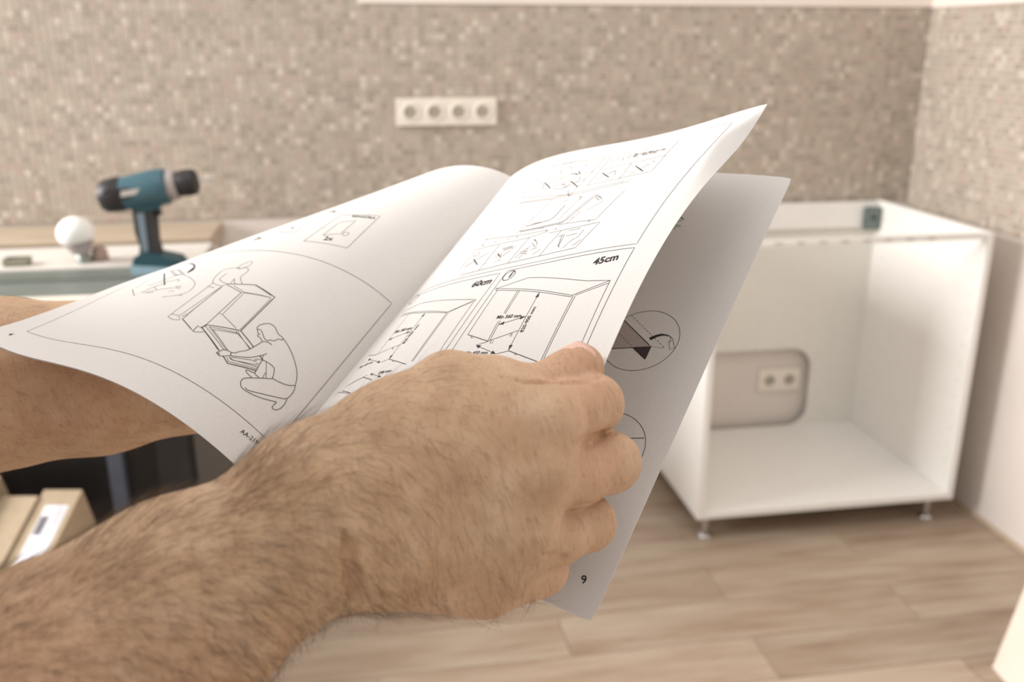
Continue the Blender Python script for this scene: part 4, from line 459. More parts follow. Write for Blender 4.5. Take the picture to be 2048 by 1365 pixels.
def page(k, u, v):
    u = np.asarray(u, float); v = np.asarray(v, float)
    P = np.einsum('...i,...j,ijk->...k', bern(5, u/PW), bern(4, v/PH), NETS[k])
    if k == 'R':                              # the outer margin is creased and hangs down beside the printed frame
        a = np.clip((v-.165)/.09, 0, 1); a = a*a*(3-2*a)
        uc = np.interp(v, [.165, .255, .268, .297], [.2095, .1955, .1955, .2098])
        d = np.maximum(u-uc, 0); d = np.sqrt(d*d+1e-7)-3.16e-4
        P = P+(a*.55*d)[..., None]*np.array([.19, .80, -.57])
    return P
def page_n(k, u, v):
    e = 2e-4; a = page(k, np.asarray(u)+e, v)-page(k, np.asarray(u)-e, v); b = page(k, u, np.asarray(v)+e)-page(k, u, np.asarray(v)-e)
    n = np.cross(a, b); n /= np.linalg.norm(n, axis=-1, keepdims=True)
    return -n if k == 'L' else n
man = thing('instruction_manual', 'open white assembly manual with line drawings held by two hands', 'manual', (.02, .5, 1.15))
def leaf(name, k, thick, off=0., ush=0., label=None, nu=42, nv=56, corner=0):
    us = np.linspace(0, PW-ush, nu)
    if k == 'R': us = np.concatenate([np.linspace(0, .186, nu-14, endpoint=False), np.linspace(.186, PW-ush, 14)])
    vs = np.linspace(0, PH, nv); U, V = np.meshgrid(us, vs, indexing='ij')
    if corner:                               # rounded outer corner
        for (i, j) in ((nu-1, nv-1), (nu-1, 0)): U[i, j] -= corner; V[i, j] += corner if j == 0 else -corner
    P = page(k, U, V); N = page_n(k, U, V)
    # the leaves share the fold: thickness grows out of it
    g = np.clip(U/.012, .15, 1)[..., None]
    A = (P - N*off*g).reshape(-1, 3); B = (P - N*(off+thick)*g).reshape(-1, 3); n = nu*nv
    idx = np.arange(n).reshape(nu, nv); q = np.stack([idx[:-1, :-1], idx[1:, :-1], idx[1:, 1:], idx[:-1, 1:]], -1).reshape(-1, 4)
    F = [q, q[:, ::-1]+n]
    for e in (idx[0, :], idx[:, -1], idx[-1, ::-1], idx[::-1, 0]):
        F.append(np.stack([e[1:], e[:-1], e[:-1]+n, e[1:]+n], -1))
    F = np.concatenate(F)
    if k == 'L': F = F[:, ::-1]
    o = link(name, np_mesh(name, np.concatenate([A, B]), F), M_paper)
    try: o.data.set_sharp_from_angle(angle=math.radians(50))
    except Exception: pass
    world_child(o, man)
    if label: o['label'] = label
    return o
pL = leaf('page', 'L', .00022, 0, label='large curled left page with cabinet drawing')
leaf('page', 'L', .00025, .0006, .0008)
pR = leaf('page', 'R', .00022, 0, label='lifted right page held by the thumb')
leaf('page', 'R', .00022, .00055, .0006)
pB = leaf('page', 'B', .0003, 0, label='lower right page with fold diagrams', corner=.0007)
leaf('page_block', 'B', .0012, .0003, .0007, corner=.0007, label='closed pages at the back of the booklet')
for k, v in ((.09, .0), (.21, .0)):           # two wire staples on the fold
    u = np.zeros(12)+.0006; vv = np.linspace(k-.006, k+.006, 12); P = page('B', u, vv)+page_n('B', u, vv)*.0003
    V = []; F = []
    for i, p in enumerate(P):
        for a in range(5): V.append(p+np.array([math.cos(a*2*PI/5), math.sin(a*2*PI/5)*.7, math.sin(a*2*PI/5)*.7])*.0003)
    for i in range(11):
        for a in range(5): F.append((i*5+a, i*5+(a+1) % 5, i*5+5+(a+1) % 5, i*5+5+a))
    world_child(link('staple', np_mesh('staple', V, F), M_chrome), man)
def ribbon(k, uv, wdt, V, F, off=.00012):
    uv = np.array(uv, float)
    seg = np.linalg.norm(np.diff(uv, axis=0), axis=1); keep = np.r_[True, seg > 1e-5]; uv = uv[keep]
    if len(uv) < 2: return
    pts = [uv[0]]
    for a, b in zip(uv, uv[1:]):
        n = max(1, int(np.linalg.norm(b-a)/.003))
        for i in range(1, n+1): pts.append(a+(b-a)*i/n)
    pts = np.array(pts); d = np.gradient(pts, axis=0); d /= np.linalg.norm(d, axis=1, keepdims=True)+1e-12
    nrm = np.stack([-d[:, 1], d[:, 0]], 1)*wdt/2
    a = np.clip(pts+nrm, 1e-4, [PW-1e-4, PH-1e-4]); b = np.clip(pts-nrm, 1e-4, [PW-1e-4, PH-1e-4])
    A = page(k, a[:, 0], a[:, 1])+page_n(k, a[:, 0], a[:, 1])*off; B = page(k, b[:, 0], b[:, 1])+page_n(k, b[:, 0], b[:, 1])*off
    s = len(V); V.extend(A); V.extend(B); m = len(pts)
    for i in range(m-1): F.append((s+i, s+i+1, s+m+i+1, s+m+i))
def text_uv(txt, bold):
    cu = bpy.data.curves.new('t', 'FONT'); cu.body = txt; cu.size = 1; cu.offset = bold; cu.resolution_u = 3
    ob = bpy.data.objects.new('t', cu); COL.objects.link(ob); bpy.context.view_layer.update()
    me = bpy.data.meshes.new_from_object(ob.evaluated_get(bpy.context.evaluated_depsgraph_get()))
    V = np.array([v.co[:2] for v in me.vertices]); F = [tuple(p.vertices) for p in me.polygons]
    bpy.data.objects.remove(ob); bpy.data.curves.remove(cu); bpy.data.meshes.remove(me); return V, F
for k, pg in (('L', pL), ('R', pR), ('B', pB)):
    grp = {}
    for wdt, c in DATA['L'][k]:
        uv = np.array(c, float).reshape(-1, 2)*1e-5; g = 0 if k != 'B' else (0 if uv[0, 1] > .2 else 1 if uv[0, 1] > .122 else 2)
        V, F = grp.setdefault(g, ([], [])); ribbon(k, uv, wdt*1e-5*1.0, V, F)
    for V, F in grp.values():
        if V: world_child(link('line_drawing', mesh('line_drawing', V, F), M_ink), man).parent = pg
    for shade, m in ((0, M_ink), (1, M_gin), (2, M_din)):
        for sh, c in DATA['F'][k]:
            V, F = [], []
            if sh != shade: continue
            uv = np.array(c, float).reshape(-1, 2)*1e-5
            bm = bmesh.new(); bm.faces.new([bm.verts.new((x, y, 0)) for x, y in uv])
            bmesh.ops.triangulate(bm, faces=bm.faces); bmesh.ops.subdivide_edges(bm, edges=[e for e in bm.edges if e.calc_length() > .006], cuts=3, use_grid_fill=True)
            bmesh.ops.triangulate(bm, faces=bm.faces)
            s = len(V); bm.verts.ensure_lookup_table(); bm.verts.index_update()
            for v in bm.verts: V.append(page(k, v.co.x, v.co.y)+page_n(k, v.co.x, v.co.y)*(.00007 if shade else .00015))
            F += [tuple(s+v.index for v in f.verts) for f in bm.faces]; bm.free()
            world_child(link('printed_shape', mesh('printed_shape', V, F), m), man).parent = pg
    for txt, p, stl in DATA['T'][k]:
        tv, tf = text_uv(txt, (.004, .014, .028)[stl]); a = np.array(p[:2]); b = np.array(p[2:]); d = b-a; Lw = np.linalg.norm(d); d /= Lw
        x0, x1 = tv[:, 0].min(), tv[:, 0].max(); s = Lw/(x1-x0)
        up = np.array([-d[1], d[0]]) if k != 'L' else np.array([d[1], -d[0]])
        uv = a+((tv[:, :1]-x0)*d+tv[:, 1:2]*up)*s; uv = np.clip(uv, 3e-4, [PW-3e-4, PH-3e-4])
        V = page(k, uv[:, 0], uv[:, 1])+page_n(k, uv[:, 0], uv[:, 1])*.00013
        world_child(link('lettering', mesh('lettering', V, tf), M_ink), man).parent = pg
for o in man.children_recursive:
    o.matrix_parent_inverse = man.matrix_world.inverted() if o.parent == man else Matrix.Identity(4)
# ------------------------------------------------------------------ person
def smin(a, b, k):
    h = np.maximum(k-np.abs(a-b), 0)/k
    return np.minimum(a, b)-h*h*k*.25
class Field:
    def __init__(s, lo, hi, h):
        s.h = h; s.lo = np.array(lo, float); s.n = np.ceil((np.array(hi)-s.lo)/h).astype(int)+1
        s.ax = [(s.lo[i]+h*np.arange(s.n[i])).astype(np.float32) for i in range(3)]
    def new(s): return np.full(s.n, 1.0, np.float32)
    def cap(s, Fd, a, b, ra, rb, k=.004, sub=False):
        a = np.array(a, float); b = np.array(b, float); m = max(ra, rb)+max(k, .004)*1.5+.012
        i0 = np.clip(((np.minimum(a, b)-m-s.lo)/s.h).astype(int), 0, s.n-1); i1 = np.clip(((np.maximum(a, b)+m-s.lo)/s.h).astype(int)+2, 1, s.n)
        if np.any(i1 <= i0): return
        X = s.ax[0][i0[0]:i1[0], None, None]-np.float32(a[0]); Y = s.ax[1][None, i0[1]:i1[1], None]-np.float32(a[1]); Z = s.ax[2][None, None, i0[2]:i1[2]]-np.float32(a[2])
        d = (b-a).astype(np.float32); L2 = max(float(d@d), 1e-12)
        t = np.clip((X*d[0]+Y*d[1]+Z*d[2])/np.float32(L2), 0, 1)
        q = np.sqrt((X-t*d[0])**2+(Y-t*d[1])**2+(Z-t*d[2])**2)-(ra+(rb-ra)*t)
        S = Fd[i0[0]:i1[0], i0[1]:i1[1], i0[2]:i1[2]]
        if sub: S[...] = -smin(-S, q, k)
        else: S[...] = smin(S, q.astype(np.float32), k)
    def mesh(s, F, relax=1):
        s_ = F < 0; n = s.n
        c = [(i, j, k) for i in (0, 1) for j in (0, 1) for k in (0, 1)]
        cnt = sum(s_[i:n[0]-1+i, j:n[1]-1+j, k:n[2]-1+k].astype(np.int8) for i, j, k in c)
        I = np.argwhere((cnt > 0) & (cnt < 8)); vid = np.full(n-1, -1, np.int32); vid[tuple(I.T)] = np.arange(len(I))
        acc = np.zeros((len(I), 3), np.float32); w = np.zeros(len(I), np.float32)
        for a in c:
            for ax in range(3):
                if a[ax]: continue
                b = list(a); b[ax] = 1
                fa = F[I[:, 0]+a[0], I[:, 1]+a[1], I[:, 2]+a[2]]; fb = F[I[:, 0]+b[0], I[:, 1]+b[1], I[:, 2]+b[2]]
                m = (fa < 0) != (fb < 0); t = np.where(m, fa/np.where(m, fa-fb, 1), 0)
                p = np.tile(np.array(a, np.float32), (len(I), 1)); p[:, ax] += t
                acc[m] += p[m]; w[m] += 1
        V = (I+acc/w[:, None])*s.h+s.lo
        Q = []
        for ax in range(3):
            sl0 = [slice(1, n[i]-1) for i in range(3)]; sl0[ax] = slice(0, n[ax]-1); sl1 = list(sl0); sl1[ax] = slice(1, n[ax])
            A = s_[tuple(sl0)]; B = s_[tuple(sl1)]; E = np.argwhere(A != B); 
            off = np.ones(3, int); off[ax] = 0; E = E+off; fl_ = s_[tuple(E.T)]
            u, v = [(1, 2), (2, 0), (0, 1)][ax]
            du = np.zeros(3, int); du[u] = 1; dv = np.zeros(3, int); dv[v] = 1
            q = np.stack([vid[tuple((E-du-dv).T)], vid[tuple((E-dv).T)], vid[tuple(E.T)], vid[tuple((E-du).T)]], 1)
            q = np.where(fl_[:, None], q, q[:, ::-1]); Q.append(q)
        Q = np.concatenate(Q); Q = Q[(Q >= 0).all(1)]
        for _ in range(relax):                      # light Laplacian relaxation
            S = np.zeros_like(V); W = np.zeros(len(V))
            for i in range(4):
                j = (i+1) % 4
                for x, y in ((i, j), (j, i)): np.add.at(S, Q[:, x], V[Q[:, y]]); np.add.at(W, Q[:, x], 1)
            V = V*.45+.55*S/np.maximum(W, 1)[:, None]
        return V, Q
def grad_n(V, Q):
    N = np.zeros_like(V); a = np.cross(V[Q[:, 2]]-V[Q[:, 0]], V[Q[:, 3]]-V[Q[:, 1]])
    for i in range(4): np.add.at(N, Q[:, i], a)
    return N/(np.linalg.norm(N, axis=1, keepdims=True)+1e-12)
HAND = {"right":{"grooves":[{"k":0.0012,"pts":[[[0.0783,0.3405,1.207],0.0003],[[0.0855,0.34,1.2091],0.0011],[[0.095,0.344,1.2099],0.0014],[[0.1036,0.3478,1.2097],0.0014]],"in":0.0012},{"k":0.0012,"pts":[[[0.076,0.3327,1.182],0.0003],[[0.0832,0.3322,1.1839],0.001],[[0.0926,0.3359,1.1837],0.0014],[[0.101,0.3395,1.1828],0.0014]],"in":0.0012},{"k":0.0015,"pts":[[[0.066,0.3288,1.1647],0.0004],[[0.072,0.3322,1.1617],0.001],[[0.0776,0.3354,1.1583],0.0012]],"in":0.0008},{"k":0.0015,"pts":[[[0.0533,0.3532,1.2334],0.0004],[[0.0642,0.3557,1.2301],0.0011],[[0.072,0.3571,1.2287],0.0013],[[0.0811,0.3594,1.2273],0.0014],[[0.0901,0.3609,1.2266],0.0015],[[0.098,0.3652,1.2273],0.0015]],"in":0.0009},{"k":0.004,"pts":[[[-0.0116,0.2905,1.2038],0.0003],[[-0.0101,0.2861,1.1977],0.0016],[[-0.0089,0.2835,1.1904],0.0022],[[-0.008,0.2826,1.1814],0.0026]],"in":0.0016},{"k":0.001,"pts":[[[0.0728,0.3603,1.2324],0.0003],[[0.0744,0.3575,1.231],0.0007],[[0.0759,0.3567,1.2294],0.0005]],"in":0.0005},{"k":0.001,"pts":[[[0.0757,0.36,1.2328],0.0003],[[0.0773,0.3571,1.2314],0.0007],[[0.079,0.3563,1.2296],0.0005]],"in":0.0005},{"k":0.001,"pts":[[[0.0702,0.3605,1.2318],0.0003],[[0.0714,0.3578,1.2304],0.0006]],"in":0.0005}],"palm":[[[-0.1875,0.2634,1.1295],[-0.114,0.2866,1.166],0.038,0.028,0.02],[[-0.114,0.2866,1.166],[-0.0734,0.2968,1.1852],0.028,0.0235,0.02],[[-0.0734,0.2968,1.1852],[-0.0182,0.3115,1.2063],0.0235,0.0215,0.02],[[-0.1701,0.2504,1.1145],[-0.0888,0.2735,1.1583],0.038,0.028,0.02],[[-0.0888,0.2735,1.1583],[-0.0603,0.2871,1.1752],0.028,0.024,0.02],[[-0.0603,0.2871,1.1752],[-0.0236,0.3054,1.1913],0.024,0.0215,0.02],[[-0.066,0.2915,1.181],[-0.0214,0.3084,1.1982],0.0245,0.0205,0.012],[[-0.1787,0.2569,1.1219],[-0.0663,0.292,1.1823],0.04,0.026,0.015],[[-0.0182,0.3115,1.2063],[0.0007,0.3245,1.2165],0.0215,0.016,0.02],[[-0.0236,0.3054,1.1913],[-0.0034,0.3119,1.1856],0.0215,0.0185,0.018],[[-0.0182,0.3115,1.2063],[-0.0017,0.3149,1.2023],0.0215,0.019,0.02],[[0.0007,0.3245,1.2165],[0.069,0.3367,1.2201],0.016,0.014,0.014],[[-0.0013,0.3181,1.2089],[0.0636,0.327,1.2037],0.0185,0.0145,0.014],[[-0.002,0.3136,1.1947],[0.0547,0.3238,1.183],0.018,0.0135,0.014],[[-0.0016,0.3125,1.1851],[0.0438,0.3264,1.1591],0.0185,0.0145,0.014],[[0.003,0.3173,1.1793],[0.0391,0.3303,1.1556],0.0185,0.0135,0.014],[[0.0301,0.3312,1.2129],[0.0483,0.3213,1.1816],0.017,0.016,0.02],[[0.046,0.3268,1.1616],[0.0649,0.3429,1.1487],0.013,0.0112,0.01],[[0.0489,0.3256,1.1724],[0.0696,0.3418,1.1606],0.013,0.011,0.01],[[0.0692,0.3276,1.2234],[0.0703,0.3273,1.223],0.0085,0.0085,0.012],[[0.0647,0.3191,1.2063],[0.0649,0.319,1.2061],0.0085,0.0085,0.012],[[0.0554,0.3162,1.186],[0.0556,0.3161,1.1858],0.007,0.007,0.012],[[0.0112,0.3336,1.2238],[0.0546,0.348,1.2246],0.016,0.013,0.016]],"thumb":[[[0.004,0.3251,1.2201],[0.0328,0.3542,1.2293],0.017,0.0145,0.008],[[0.0328,0.3542,1.2293],[0.0514,0.3618,1.2261],0.0145,0.012,0.008],[[0.0514,0.3618,1.2261],[0.0732,0.3633,1.2222],0.012,0.0106,0.008],[[0.0732,0.3633,1.2222],[0.0843,0.3708,1.2245],0.0106,0.010199999999999999,0.008],[[0.0843,0.3708,1.2245],[0.093,0.3758,1.2281],0.010199999999999999,0.0096,0.008],[[0.0869,0.3726,1.2265],[0.0921,0.3759,1.2281],0.0095,0.0099,0.004]],"fingers":[[[[0.0682,0.3378,1.2199],[0.0819,0.3479,1.2184],0.014199999999999999,0.0132,0.005],[[0.0819,0.3479,1.2184],[0.0952,0.36,1.2168],0.0132,0.012,0.005],[[0.0952,0.36,1.2168],[0.0999,0.3722,1.2107],0.012,0.0106,0.005],[[0.0999,0.3722,1.2107],[0.0961,0.3934,1.2019],0.0106,0.0095,0.005],[[0.0961,0.3934,1.2019],[0.0834,0.4011,1.1996],0.0095,0.0083,0.005]],[[[0.063,0.3277,1.1991],[0.0822,0.338,1.1948],0.014,0.0128,0.005],[[0.0822,0.338,1.1948],[0.1005,0.3495,1.1935],0.0128,0.012199999999999999,0.005],[[0.1005,0.3495,1.1935],[0.1051,0.3614,1.1866],0.012199999999999999,0.0108,0.005],[[0.1051,0.3614,1.1866],[0.0987,0.3818,1.1775],0.0108,0.0096,0.005],[[0.0987,0.3818,1.1775],[0.0837,0.3893,1.1764],0.0096,0.008400000000000001,0.005]],[[[0.0546,0.3235,1.1787],[0.0732,0.3336,1.1702],0.013,0.012199999999999999,0.005],[[0.0732,0.3336,1.1702],[0.0897,0.3451,1.168],0.012199999999999999,0.0116,0.005],[[0.0897,0.3451,1.168],[0.0929,0.3554,1.1621],0.0116,0.0104,0.005],[[0.0929,0.3554,1.1621],[0.0852,0.3725,1.155],0.0104,0.0092,0.005],[[0.0852,0.3725,1.155],[0.0711,0.3788,1.1542],0.0092,0.008,0.005]],[[[0.046,0.3268,1.1616],[0.0597,0.3346,1.1532],0.0125,0.0112,0.005],[[0.0597,0.3346,1.1532],[0.0696,0.3422,1.1487],0.0112,0.010199999999999999,0.005],[[0.0696,0.3422,1.1487],[0.0714,0.3501,1.1445],0.010199999999999999,0.0092,0.005],[[0.0714,0.3501,1.1445],[0.0636,0.3625,1.1395],0.0092,0.008400000000000001,0.005],[[0.0636,0.3625,1.1395],[0.052,0.3696,1.1391],0.008400000000000001,0.0074,0.005]]],"cut":[],"lo":[-0.233,0.204,1.069],"hi":[0.151,0.447,1.275]},"left":{"palm":[[[-0.289,0.6255,1.144],[-0.2457,0.635,1.146],0.06,0.054,0.02],[[-0.2457,0.635,1.146],[-0.182,0.6361,1.1457],0.054,0.0485,0.02],[[-0.182,0.6361,1.1457],[-0.1213,0.6392,1.147],0.0485,0.0395,0.02],[[-0.1213,0.6392,1.147],[-0.0407,0.6432,1.1478],0.0395,0.031,0.02],[[-0.0407,0.6432,1.1478],[0.0424,0.6425,1.1746],0.031,0.013,0.016],[[-0.0407,0.6432,1.1478],[0.0407,0.6246,1.1615],0.031,0.0135,0.016],[[-0.0407,0.6432,1.1478],[0.0359,0.6109,1.1496],0.031,0.013,0.016],[[-0.0407,0.6432,1.1478],[0.0279,0.6007,1.1372],0.031,0.012,0.016],[[0.0023,0.6377,1.1593],[0.0014,0.6228,1.1456],0.017,0.017,0.02]],"thumb":[[[-0.0188,0.6393,1.1599],[0.0181,0.6537,1.1839],0.017,0.014,0.008],[[0.0181,0.6537,1.1839],[0.0447,0.6629,1.1992],0.014,0.011,0.008],[[0.0447,0.6629,1.1992],[0.0674,0.6665,1.2088],0.011,0.009,0.008]],"fingers":[[[[0.0424,0.6425,1.1746],[0.0822,0.6394,1.1887],0.013,0.01,0.005],[[0.0822,0.6394,1.1887],[0.1155,0.6214,1.1993],0.01,0.009,0.005]],[[[0.0407,0.6246,1.1615],[0.0863,0.6175,1.1725],0.0135,0.01,0.005],[[0.0863,0.6175,1.1725],[0.1205,0.5916,1.1822],0.01,0.009,0.005]],[[[0.0359,0.6109,1.1496],[0.0764,0.5977,1.1556],0.013,0.01,0.005],[[0.0764,0.5977,1.1556],[0.1056,0.5664,1.1628],0.01,0.009,0.005]],[[[0.0279,0.6007,1.1372],[0.0605,0.5816,1.1405],0.012,0.009,0.005],[[0.0605,0.5816,1.1405],[0.0831,0.5507,1.1456],0.009,0.008,0.005]]],"cut":[],"lo":[-0.355,0.485,1.071],"hi":[0.186,0.732,1.275]},"body":[[[-0.1815,0.259,1.1271],[-0.5,0.18,1.4],0.043,0.052,0.03],[[-0.2892,0.6245,1.1408],[-0.52,0.63,1.4],0.052,0.053,0.03],[[-0.5,0.18,1.4],[-0.53,0.4,1.43],0.055,0.075,0.03],[[-0.52,0.63,1.4],[-0.53,0.4,1.43],0.055,0.075,0.03],[[-0.53,0.31,1.3],[-0.54,0.34,0.98],0.108,0.106,0.03],[[-0.53,0.49,1.3],[-0.54,0.46,0.98],0.108,0.106,0.03],[[-0.53,0.36,1.32],[-0.53,0.44,1.32],0.1,0.1,0.03],[[-0.53,0.4,1.42],[-0.505,0.4,1.56],0.062,0.056,0.03],[[-0.5,0.4,1.66],[-0.49,0.4,1.7],0.082,0.088,0.02],[[-0.445,0.4,1.6],[-0.455,0.4,1.64],0.045,0.06,0.03],[[-0.405,0.4,1.655],[-0.393,0.4,1.63],0.01,0.014,0.01],[[-0.5,0.315,1.655],[-0.5,0.312,1.67],0.014,0.016,0.006],[[-0.5,0.485,1.655],[-0.5,0.488,1.67],0.014,0.016,0.006],[[-0.412,0.385,1.598],[-0.412,0.415,1.598],0.008,0.008,0.006],[[-0.53,0.31,0.92],[-0.52,0.3,0.5],0.085,0.06,0.03],[[-0.52,0.3,0.5],[-0.53,0.29,0.08],0.055,0.04,0.03],[[-0.53,0.49,0.92],[-0.52,0.5,0.5],0.085,0.06,0.03],[[-0.52,0.5,0.5],[-0.53,0.51,0.08],0.055,0.04,0.03],[[-0.53,0.29,0.05],[-0.42,0.28,0.035],0.04,0.03,0.03],[[-0.53,0.51,0.05],[-0.42,0.52,0.035],0.04,0.03,0.03]],"shirt":[[[-0.3248,0.2235,1.2499],[-0.5,0.18,1.4],0.064,0.066,0.03],[[-0.3931,0.627,1.2574],[-0.52,0.63,1.4],0.066,0.066,0.03],[[-0.5,0.18,1.4],[-0.53,0.4,1.42],0.066,0.084,0.03],[[-0.52,0.63,1.4],[-0.53,0.4,1.42],0.066,0.084,0.03],[[-0.53,0.31,1.3],[-0.54,0.335,0.97],0.12,0.124,0.03],[[-0.53,0.49,1.3],[-0.54,0.465,0.97],0.12,0.124,0.03],[[-0.53,0.36,1.32],[-0.53,0.44,1.32],0.114,0.114,0.03],[[-0.535,0.4,1.25],[-0.54,0.4,0.97],0.118,0.118,0.03]],"shirt_cut":[[[-0.54,0.35,0.84],[-0.54,0.45,0.84],0.11,0.11,0.004]],"trousers":[[[-0.54,0.35,0.98],[-0.54,0.45,0.98],0.12,0.12,0.03],[[-0.53,0.31,0.92],[-0.52,0.3,0.5],0.096,0.076,0.03],[[-0.52,0.3,0.5],[-0.53,0.29,0.1],0.074,0.066,0.03],[[-0.53,0.49,0.92],[-0.52,0.5,0.5],0.096,0.076,0.03],[[-0.52,0.5,0.5],[-0.53,0.51,0.1],0.074,0.066,0.03]],"hair":[[[-0.515,0.4,1.69],[-0.51,0.4,1.715],0.092,0.094,0.03],[[-0.56,0.4,1.64],[-0.55,0.4,1.68],0.055,0.07,0.03]],"hair_cut":[[[-0.4,0.4,1.62],[-0.41,0.4,1.66],0.075,0.07,0.004]],"shoes":[[[[-0.54,0.29,0.045],[-0.41,0.28,0.038],0.046,0.04,0.02],[[-0.41,0.28,0.036],[-0.36,0.28,0.034],0.042,0.032,0.02]],[[[-0.54,0.51,0.045],[-0.41,0.52,0.038],0.046,0.04,0.02],[[-0.41,0.52,0.036],[-0.36,0.52,0.034],0.042,0.032,0.02]]],"nail":{"c":[0.0909,0.3755,1.2276],"axis":[0.8319,0.4333,0.3466],"up":[-0.1,-0.33,0.94],"len":0.0135,"arc":1.9,"r":0.011},"hairdir":{"wrist":[-0.0195,0.3025,1.2042],"axis":[0.8992,0.3094,0.3094],"lwrist":[-0.0393,0.6199,1.1556],"laxis":[0.985,0.1698,-0.0317]}}          # right arm: world coordinates in metres
def arm(spec, h):
    lo, hi = np.array(spec['lo']), np.array(spec['hi']); fd = Field(lo, hi, h)
    P = fd.new(); T = fd.new(); G = fd.new(); gcap = []
    for a, b, ra, rb, k in spec['palm']: fd.cap(P, a, b, ra, rb, k)
    for a, b, ra, rb, k in spec['thumb']: fd.cap(T, a, b, ra, rb, k)
    for fg in spec['fingers']:
        f = fd.new()
        for a, b, ra, rb, k in fg: fd.cap(f, a, b, ra, rb, k)
        G = smin(G, f, .0016)
    R = smin(smin(P, T, .012), smin(P, G, .005), .0012)
    for a, b, ra, rb, k in spec['cut']: fd.cap(R, a, b, ra, rb, k, True)
    for gr in spec.get('grooves', []):              # creases: follow the skin, found along the line of sight from the wearer's side
        pr = None
        for p, r in gr['pts']:
            p = np.array(p); d = p-np.array(CAM_P); d /= np.linalg.norm(d)
            ts = np.arange(-.04, .04, .0004); q = p+ts[:, None]*d; ii = np.clip(np.rint((q-fd.lo)/fd.h).astype(int), 0, fd.n-1)
            neg = np.nonzero(R[tuple(ii.T)] < 0)[0]
            if len(neg) == 0: pr = None; continue
            cur = (q[neg[0]]+d*gr['in'], r)
            if pr is not None: gcap.append((pr[0], cur[0], pr[1], cur[1], gr['k']))
            pr = cur
    for a, b, ra, rb, k in gcap: fd.cap(R, a, b, ra, rb, k, True)
    return fd.mesh(R, 1)
per = thing('person', 'person at the left with bare hairy forearms holding the open manual', 'person', (-.50, .40, 0))
Va, Qa = arm(HAND['right'], .0011)
Vb, Qb = arm(HAND['left'], .0022)
fb = Field((-.75, .02, 0.0), (-.12, .80, 1.86), .009); Fb = fb.new()
for a, b, ra, rb, k in HAND['body']: fb.cap(Fb, a, b, ra, rb, k)
Vc, Qc = fb.mesh(Fb, 1)
Vall = np.concatenate([Va, Vb, Vc]); Qall = np.concatenate([Qa, Qb+len(Va), Qc+len(Va)+len(Vb)])
body = world_child(link('body', np_mesh('body', Vall, Qall), M_skin), per)
for nm, spec, m in (('t_shirt', 'shirt', M_shirt), ('trousers', 'trousers', M_jeans), ('hair', 'hair', M_hairhead)):
    fs = Field((-.80, -.02, 0.0), (-.10, .84, 1.90), .009); Fs = fs.new()
    for a, b, ra, rb, k in HAND[spec]: fs.cap(Fs, a, b, ra, rb, k)
    for a, b, ra, rb, k in HAND.get(spec+'_cut', []): fs.cap(Fs, a, b, ra, rb, k, True)
    v, q = fs.mesh(Fs, 1); world_child(link(nm, np_mesh(nm, v, q), m), per)
for shp in HAND['shoes']:
    fs = Field((-.80, -.05, 0.0), (-.10, .84, .2), .006); Fs = fs.new()
    for a, b, ra, rb, k in shp: fs.cap(Fs, a, b, ra, rb, k)
    v, q = fs.mesh(Fs, 1); v[:, 2] = np.maximum(v[:, 2], 0.0); world_child(link('shoe', np_mesh('shoe', v, q), M_shoe), per)
for sy in (-1, 1):
    bm = bmesh.new(); bmesh.ops.create_uvsphere(bm, u_segments=16, v_segments=10, radius=.0125, matrix=Matrix.Translation((-.4245, .40+sy*.033, 1.668))); ey = world_child(bm_obj('eye', bm, M_lamp, None, True), per)
    bm = bmesh.new(); bmesh.ops.create_uvsphere(bm, u_segments=12, v_segments=8, radius=.0062, matrix=Matrix.Translation((-.4172, .40+sy*.033, 1.664))); world_child(bm_obj('iris', bm, M_dark, None, True), per)
    bm = bmesh.new(); box(bm, (-.414, .40+sy*.033-.017, 1.688), (-.405, .40+sy*.033+.017, 1.694)); world_child(bm_obj('eyebrow', bm, M_hairhead, None, True, .003), per)
# thumbnail: a curved plate on the thumb tip
nl = HAND['nail']; c0 = np.array(nl['c']); ax = np.array(nl['axis']); ax /= np.linalg.norm(ax); up = np.array(nl['up']); up = up-ax*(up@ax); up /= np.linalg.norm(up); sd = np.cross(ax, up)
Nn = grad_n(Va, Qa)
def snap(p, d):
    rel = Va-p; t = rel@d; r = np.linalg.norm(rel-t[:, None]*d, axis=1); m = (r < .0026) & (t > -.004)
    return p+d*(t[m].max() if m.any() else .009)
nu_, nv_ = 11, 11; V = []; F = []
for i in range(nu_):
    for j in range(nv_):
        a = (i/(nu_-1)-.5)*nl['len']; th_ = (j/(nv_-1)-.5)*nl['arc']
        e = 1-.35*max(0, abs(i/(nu_-1)-.5)*2-.6)/.4*abs(j/(nv_-1)-.5)*2
        r = nl['r']*(1-.10*max(0, (i/(nu_-1)-.5)*2))
        V.append(c0+ax*a*(1 if i < nu_-1 or True else e)+(up*math.cos(th_*e)+sd*math.sin(th_*e))*r)
for i in range(nu_-1):
    for j in range(nv_-1): F.append((i*nv_+j, i*nv_+j+1, (i+1)*nv_+j+1, (i+1)*nv_+j))
tn = link('thumbnail', mesh('thumbnail', V, F, True), M_nail); so = tn.modifiers.new('solid', 'SOLIDIFY'); so.thickness = .0007; so.offset = 0
world_child(tn, per)
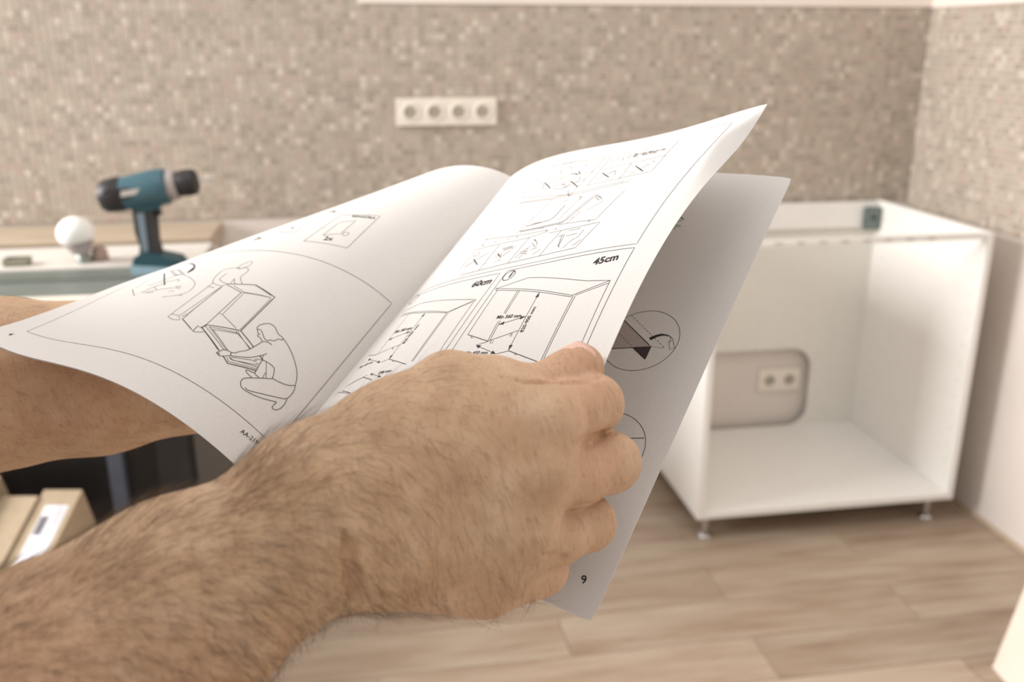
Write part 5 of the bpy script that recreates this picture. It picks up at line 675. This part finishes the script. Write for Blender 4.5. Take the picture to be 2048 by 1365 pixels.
# body hair: separate fine strands rooted on the skin
def hairs(V, Q, n, wfun, dfun, lmin, lmax, rad, seed, name):
    r_ = np.random.default_rng(seed); N = grad_n(V, Q); wgt = np.clip(wfun(V, N), 0, None); wgt = wgt/wgt.sum()
    idx = r_.choice(len(V), n, p=wgt); p = V[idx]+r_.normal(0, .0005, (n, 3)); nn = N[idx]; d = dfun(V[idx], nn)+r_.normal(0, .28, (n, 3))
    d -= nn*(d*nn).sum(1, keepdims=True); d /= np.linalg.norm(d, axis=1, keepdims=True)+1e-9
    L = r_.uniform(lmin, lmax, (n, 1)); lift = r_.uniform(.10, .42, (n, 1)); side = np.cross(d, nn); cur = r_.normal(0, .22, (n, 1))
    K = 5; pts = []
    for i in range(K):
        t = i/(K-1); pts.append(p-nn*.0003+d*L*t+nn*(L*lift*(t*1.3-.75*t*t))+side*L*cur*t*t)
    pts = np.stack(pts, 1); radv = rad*np.array([1, .95, .8, .55, .15])
    s2 = np.cross(nn, side)
    ang = np.arange(3)*2*PI/3
    ring = (nn[:, None, None]*np.cos(ang)[None, None, :, None]+side[:, None, None]*np.sin(ang)[None, None, :, None])*radv[None, :, None, None]
    VV = (pts[:, :, None]+ring).reshape(-1, 3)
    base = (np.arange(n)*K*3)[:, None, None]
    f = np.array([[i*3+a, i*3+(a+1) % 3, i*3+3+(a+1) % 3, i*3+3+a] for i in range(K-1) for a in range(3)])
    FF = (f[None]+base).reshape(-1, 4)
    o = world_child(link(name, np_mesh(name, VV, FF), M_hair), per); o['kind'] = 'stuff'; return o
hd = HAND['hairdir']
Wr = np.array(hd['wrist']); Ar = np.array(hd['axis']); Ar /= np.linalg.norm(Ar); cf = np.array(CAM_F); cu_ = np.array(CAM_U)
def wf(V, N):
    s = (V-Wr)@Ar                               # >0 towards the hand
    face = np.clip(-(N@cf)*1.0+.45, 0, 1)
    dens = np.where(s < -.02, 1., np.where(s < .035, 1-(s+.02)/.055*.82, np.where(s < .07, .18, .0)))
    return face*dens*(s > -.26)
Uq = cu_-Ar*(cu_@Ar); Uq /= np.linalg.norm(Uq)
def df(V, N):
    h = np.clip(((V-Wr)@Uq)/.03, -1, 1)[:, None]; s = np.clip(((V-Wr)@Ar)/.03, 0, 1)[:, None]
    return Ar*(.75+.45*h-.5*s)+Uq*(-.80+.75*h-.35*s)
hairs(Va, Qa, 10500, wf, df,   .007, .017, .000042, 2, 'arm_hair')
Wl = np.array(hd['lwrist']); Al = np.array(hd['laxis']); Al /= np.linalg.norm(Al)
def wl_(V, N):
    s = (V-Wl)@Al; return np.clip(-(N@cf)+.5, 0, 1)*((s < -.01) & (s > -.3))
def dl_(V, N): return Al*1.0-cu_*.5+0*V
hairs(Vb, Qb, 1500, wl_, dl_, .006, .013, .00004, 3, 'arm_hair')
